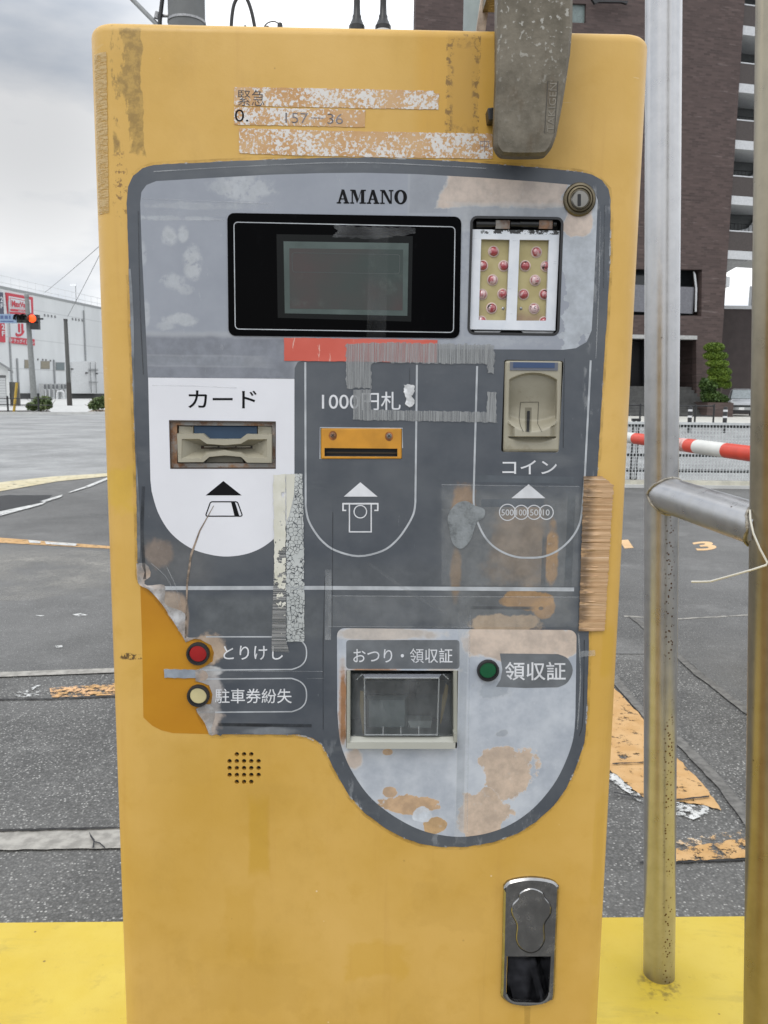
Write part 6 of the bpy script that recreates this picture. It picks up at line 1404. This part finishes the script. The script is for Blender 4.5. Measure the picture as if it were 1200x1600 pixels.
for i, x in enumerate((70.5, 76.5, 83.5, 89.5, 96.5, 102)):
    p = onP(x, 612, pA - SN * 2.0, SN); k = 1.0
    T = thing('air_conditioner', ['tall white outdoor air conditioner at the left end of the row by the store wall', 'tall white outdoor air conditioner second from the left by the store wall', 'tall white outdoor air conditioner third from the left by the store wall', 'tall white outdoor air conditioner behind the white hoop barrier', 'tall white outdoor air conditioner just left of the dark leaning pole', 'tall white outdoor air conditioner at the right end of the row by the dark pole'][i], 'air conditioner', (p.x, p.y, 0), 'outdoor units along the store wall')
    zt2 = onP(x, 599.5, pA - SN * 2, SN).z
    def bb(o, u0, u1, v0, v1, a, b):
        q = [Vector((p.x, p.y, 0)) + SD * u + SN * v for u, v in ((u0, v0), (u1, v0), (u1, v1), (u0, v1))]; return o.add([r + Vector((0, 0, a)) for r in q] + [r + Vector((0, 0, b)) for r in q], [(0,3,2,1),(4,5,6,7),(0,1,5,4),(1,2,6,5),(2,3,7,6),(3,0,4,7)])
    bb(B(), -.32, .32, 0, .7, .0, zt2).go('casing', simple('white casing', (.46, .47, .47), .5), T); bb(B(), -.25, .25, -.03, -.002, zt2 - .75, zt2 - .1).go('fan_grille', simple('fan grey', (.10, .105, .11), .5), T); bb(B(), -.30, -.12, -.03, -.002, .3, zt2 - .9).go('coil_panel', simple('coil grey', (.2, .2, .2), .5), T)
fl_ = onP(119, 470, pA + SN * 3, SN); FLT = thing('floodlight', 'small white floodlight on a thin mast on the white store roof', 'lamp', (fl_.x, fl_.y, ztop))
zf = onP(118, 447, pA + SN * 3, SN).z; B().tube([(fl_.x, fl_.y, ztop), (fl_.x, fl_.y, zf)], .06, 8).go('mast', M_STEEL, FLT); B().box((fl_.x - .75, fl_.y - .3, zf - .02), (fl_.x + .2, fl_.y + .3, zf + .3)).go('lamp_head', simple('lamp white', (.75, .76, .77), .4), FLT)
# ---- shed at the far left
shp = onY(10, 640, 64.0)
SH = thing('storage_shed', 'small white gabled shed with a roller shutter at the left edge', 'shed', (shp.x, 64, 0))
ez = onY(13, 575, 64).z; rz_ = onY(-18, 551, 64).z; x1_ = onY(14, 600, 64).x; x0_2 = onY(-60, 600, 64).x; xm = (x0_2 + x1_) / 2 
B().add([(x0_2, 64, 0), (x1_, 64, 0), (x1_, 64, ez), (xm, 64, rz_), (x0_2, 64, ez)] + [(x0_2, 71, 0), (x1_ * 1.115, 71, 0), (x1_ * 1.115, 71, ez), (xm * 1.115, 71, rz_), (x0_2, 71, ez)], [(0,1,2,3,4),(1,6,7,2),(5,0,4,9),(9,8,7,6,5)]).go('wall', simple('shed cladding', (.56, .57, .56), .6, var=.06), SH)
ov = (rz_ - ez) / (x1_ - xm)
for sg in (-1, 1):
    xe = xm + sg * (x1_ - xm + .45); ze = ez - .45 * ov
    B().add([(xm, 63.5, rz_ + .03), (xe, 63.5, ze + .03), (xe * 1.12, 71.5, ze + .03), (xm * 1.12, 71.5, rz_ + .03), (xm, 63.5, rz_ + .2), (xe, 63.5, ze + .2), (xe * 1.12, 71.5, ze + .2), (xm * 1.12, 71.5, rz_ + .2)], [(0,1,2,3),(7,6,5,4),(0,1,5,4),(1,2,6,5),(2,3,7,6)]).go('roof', simple('grey roof', (.20, .205, .21), .6), SH)
zs2 = onY(0, 590, 64).z; shm = G('shutter'); qz = shm.nd('ShaderNodeSeparateXYZ', {0: shm.co}).outputs[2]; shm.col(shm.mix(shm.mr(shm.math('FRACT', shm.math('MULTIPLY', qz, 5.0)), .75, .9), (.44, .45, .45), (.25, .255, .26))).pr(.5)
B().box((onY(-45, 600, 64).x, 63.93, 0), (onY(9, 600, 64).x, 63.997, zs2)).go('roller_shutter', shm.m, SH)
B().box((onY(-45, 600, 64).x, 63.90, zs2 + .002), (onY(9.5, 600, 64).x, 63.996, zs2 + .18)).go('shutter_box', simple('shutter box', (.09, .09, .09), .5), SH)
B().box((onY(14.5, 600, 68).x, 68, 0), (onY(29, 600, 68).x, 68.2, onY(20, 597, 68).z)).go('side_store', simple('weathered store', (.17, .165, .15), .8, var=.15, sc=3), SH)
# ---- traffic light
TY = 52.0; tb0, tt0 = onY(54.5, 641.5, TY), onY(41.5, 463, TY); tb0.z = 0
TL = thing('traffic_light', 'grey traffic light pole with a lit red lamp and a blue road sign', 'traffic light', tb0)
M_TLP = simple('grey signal pole', (.22, .23, .225), .6, var=.1); M_HEAD = simple('dark signal housing', (.020, .022, .022), .5)
B().tube([tb0, tb0.lerp(tt0, .5), tt0], [.20, .165, .12], 16).lathe(tt0, (0, 0, 1), [(.15, -.05), (.13, .12), (0, .2)], 14).go('pole', M_TLP, TL, 40)
k = TY / F; hy = TY - .55
hc = [onY(x, 497.8, hy) for x in (31, 40.5, 50.3)]
hb_ = B(); hb_.box((hc[0].x - .27, hy, hc[1].z - .24), (hc[2].x + .36, hy + .3, hc[1].z + .24)); hb_.box((hc[2].x + .36, hy + .05, hc[1].z - .05), (hc[2].x + .62, hy + .15, hc[1].z + .05)); hb_.tube([hc[1] + Vector((0, .2, 0)), (tt0.lerp(tb0, .2).x, TY, hc[1].z)], .06, 8)
HDs = hb_.go('signal_head', M_HEAD, TL)
for i, c in enumerate(hc):
    if i == 2:
        e_ = G('lit red lamp'); e_.col((.8, .05, .01)); e_.b.inputs['Emission Color'].default_value = (1, .075, .008, 1); e_.b.inputs['Emission Strength'].default_value = 1.6; mt = e_.m
    else: mt = simple('unlit lamp', (.03, .035, .03), .2)
    B().lathe((c.x, hy - .003, c.z), (0, -1, 0), [(.235, 0), (.2, .04), (.1, .065), (0, .07)], 24).go('lamp', mt, HDs, 50)
    if i < 2:
        vz = B()
        for k_ in range(12):
            a, b = R_(-20 + 220 * k_ / 12), R_(-20 + 220 * (k_ + 1) / 12); vz.quad(*[(c.x + .25 * math.cos(t), hy - d, c.z + .25 * math.sin(t)) for t, d in ((a, .02), (b, .02), (b, .4), (a, .4))])
        vz.go('visor', M_HEAD, HDs)
pc_ = onY(53.5, 509, hy); B().box((pc_.x - .25, hy, pc_.z - .21), (pc_.x + .25, hy + .3, pc_.z + .235)).go('pedestrian_signal', M_HEAD, TL)
b0_, b1_ = onY(-6, 498, hy - .05), onY(26, 498, hy - .05); zsg = b1_.z
RS = B().box((b0_.x, hy - .05, zsg - .27), (b1_.x, hy + .0, zsg + .27)).go('road_sign', simple('pale blue sign', (.24, .33, .46), .5, var=.05), TL)
lg = B(); rd = random.Random(2); x = b0_.x + .25
while x < b1_.x - .3:
    w_ = rd.uniform(.10, .2)
    lg.box((x, hy - .056, zsg - .02), (x + w_, hy - .0505, zsg + .18)); x += w_ + .07
lg.box((b0_.x + .25, hy - .056, zsg - .2), (b1_.x - .2, hy - .0505, zsg - .13)); lg.go('lettering', simple('dark blue print', (.08, .12, .25), .5), RS)
# ---- dark stub pole, guy guard, hoop barrier, railing, hedges
dp, dt = onY(109, 633, 71.0), onY(102.3, 499, 71.0); dp.z = 0
DPL = thing('wooden_pole', 'dark weathered leaning pole standing in front of the white store', 'utility pole', dp)
wdm = G('dark pole'); wdm.col(wdm.mix(wdm.mr(wdm.noise(2, 5, .6, (3, 3, .3)), .3, .7), (.07, .072, .068), (.12, .122, .115))).pr(.8)
B().tube([dp, dp.lerp(dt, .5), dt], [.20, .17, .155], 16).go('pole', wdm.m, DPL, 40); B().lathe(dt, (0, 0, 1), [(.17, -.12), (.17, .03), (0, .05)], 14).go('cap', simple('pole cap', (.06, .06, .06), .6), DPL, 40); 
B().tube([dp.lerp(dt, .0) + Vector((0, 0, .02)), dp.lerp(dt, .27)], [.215, .197], 16).go('lower_sleeve', simple('sleeve dark', (.055, .05, .045), .8), DPL, 40)
g0, g1 = onY(21.5, 640.5, 49.0), onY(26.3, 598, 49.0); g0.z = 0
tag(B().tube([g0, g1], .075, 10).go('guy_guard', simple('yellow guard tube', (.50, .33, .05), .5), None, 40), 'slanting yellow guy wire guard tube by the shed', 'guy guard')
hp = [onY(x, y, 80.0) for x, y in crom([(89, 624), (89, 615), (91, 611.5), (98, 611.5), (100, 615), (100, 624)], 4, False)]
tag(B().tube(hp, .07, 8).go('hoop_barrier', simple('white hoop', (.62, .63, .63), .5), None, 40), 'white hoop barrier left of the dark leaning pole', 'barrier')
RLY = 46.5; ra, rb = onY(-60, 630, RLY).x, onY(82, 630, RLY).x
RL2 = thing('street_railing', 'thin dark railing in front of the shed on the left', 'railing', (ra, RLY, 0))
for z in (.46, .82): B().tube([(ra, RLY, z), (rb, RLY, z)], .022, 8).go('rail', M_RUBBER, RL2)
for px in (-50, 12, 60): x = onY(px, 630, RLY).x; B().tube([(x, RLY, 0), (x, RLY, .95)], .05, 10).go('post', M_RUBBER, RL2, 40)
flat('planting_bed', [(-60, 645.5), (60, 645.5), (80, 643.5), (76, 641), (-60, 641.5)], .02, simple('dark soil', (.04, .033, .028), .9))
flat('planting_bed', [(137, 643), (260, 643.5), (260, 639), (146, 640)], .02, simple('dry soil', (.17, .13, .09), .9))
M_HEDGE = leafmat('hedge leaves', (.06, .095, .028), (.16, .20, .08), 2.2)
def hedge(lab, blobs, Y, seed):
    rd = random.Random(seed); c0 = onY(blobs[0][0], 640, Y); T = thing('hedge_shrub', lab, 'shrub', (c0.x, Y, 0), 'roadside shrubs across the road'); b = B(); k = Y / F
    for x, y, rx, ry in blobs: leaves(b, onY(x, y, Y + rd.uniform(-.3, .3)), (rx * k, rx * k * .7, ry * k), int(15 * rx * ry / 4), .11, rd)
    b.go('foliage', M_HEDGE, T, None, False, False); st = B()
    for i in range(7): st.tube([(c0.x + rd.uniform(-.3, .3), Y + rd.uniform(-.2, .2), 0), (c0.x + rd.uniform(-.8, .8), Y + rd.uniform(-.3, .3), rd.uniform(.5, .9))], [.025, .01], 6)
    st.go('stem', simple('twig', (.09, .07, .05), .9), T)
hedge('spreading green shrub at the foot of the traffic light pole', [(66, 631, 15, 9), (50, 635, 10, 6), (72, 624, 9, 5), (60, 627, 8, 7), (75, 634, 7, 6)], 48.0, 3)
hedge('green shrub half hidden by the left side of the machine', [(154, 630, 13, 9), (146, 634, 8, 6), (162, 628, 10, 9), (172, 632, 10, 8)], 49.0, 5)
M_WR = simple('overhead wire', (.16, .165, .17), .6)
for i, (a, b) in enumerate((((168, 370), (70, 457)), ((160, 386), (106, 494)))):
    p, q_ = onY(*a, 60.0), onY(*b, 70.9 if i else 100.0); ex = p + (p - q_) * .6
    tag(B().tube([q_, q_.lerp(ex, .25) - Vector((0, 0, .12)), q_.lerp(ex, .5) - Vector((0, 0, .16)), q_.lerp(ex, .75) - Vector((0, 0, .12)), ex], .022, 6).go('overhead_wire', M_WR), ['thin overhead wire slanting above the white store roof', 'thin overhead wire running down to the dark leaning pole'][i], 'wire', 'overhead wires')
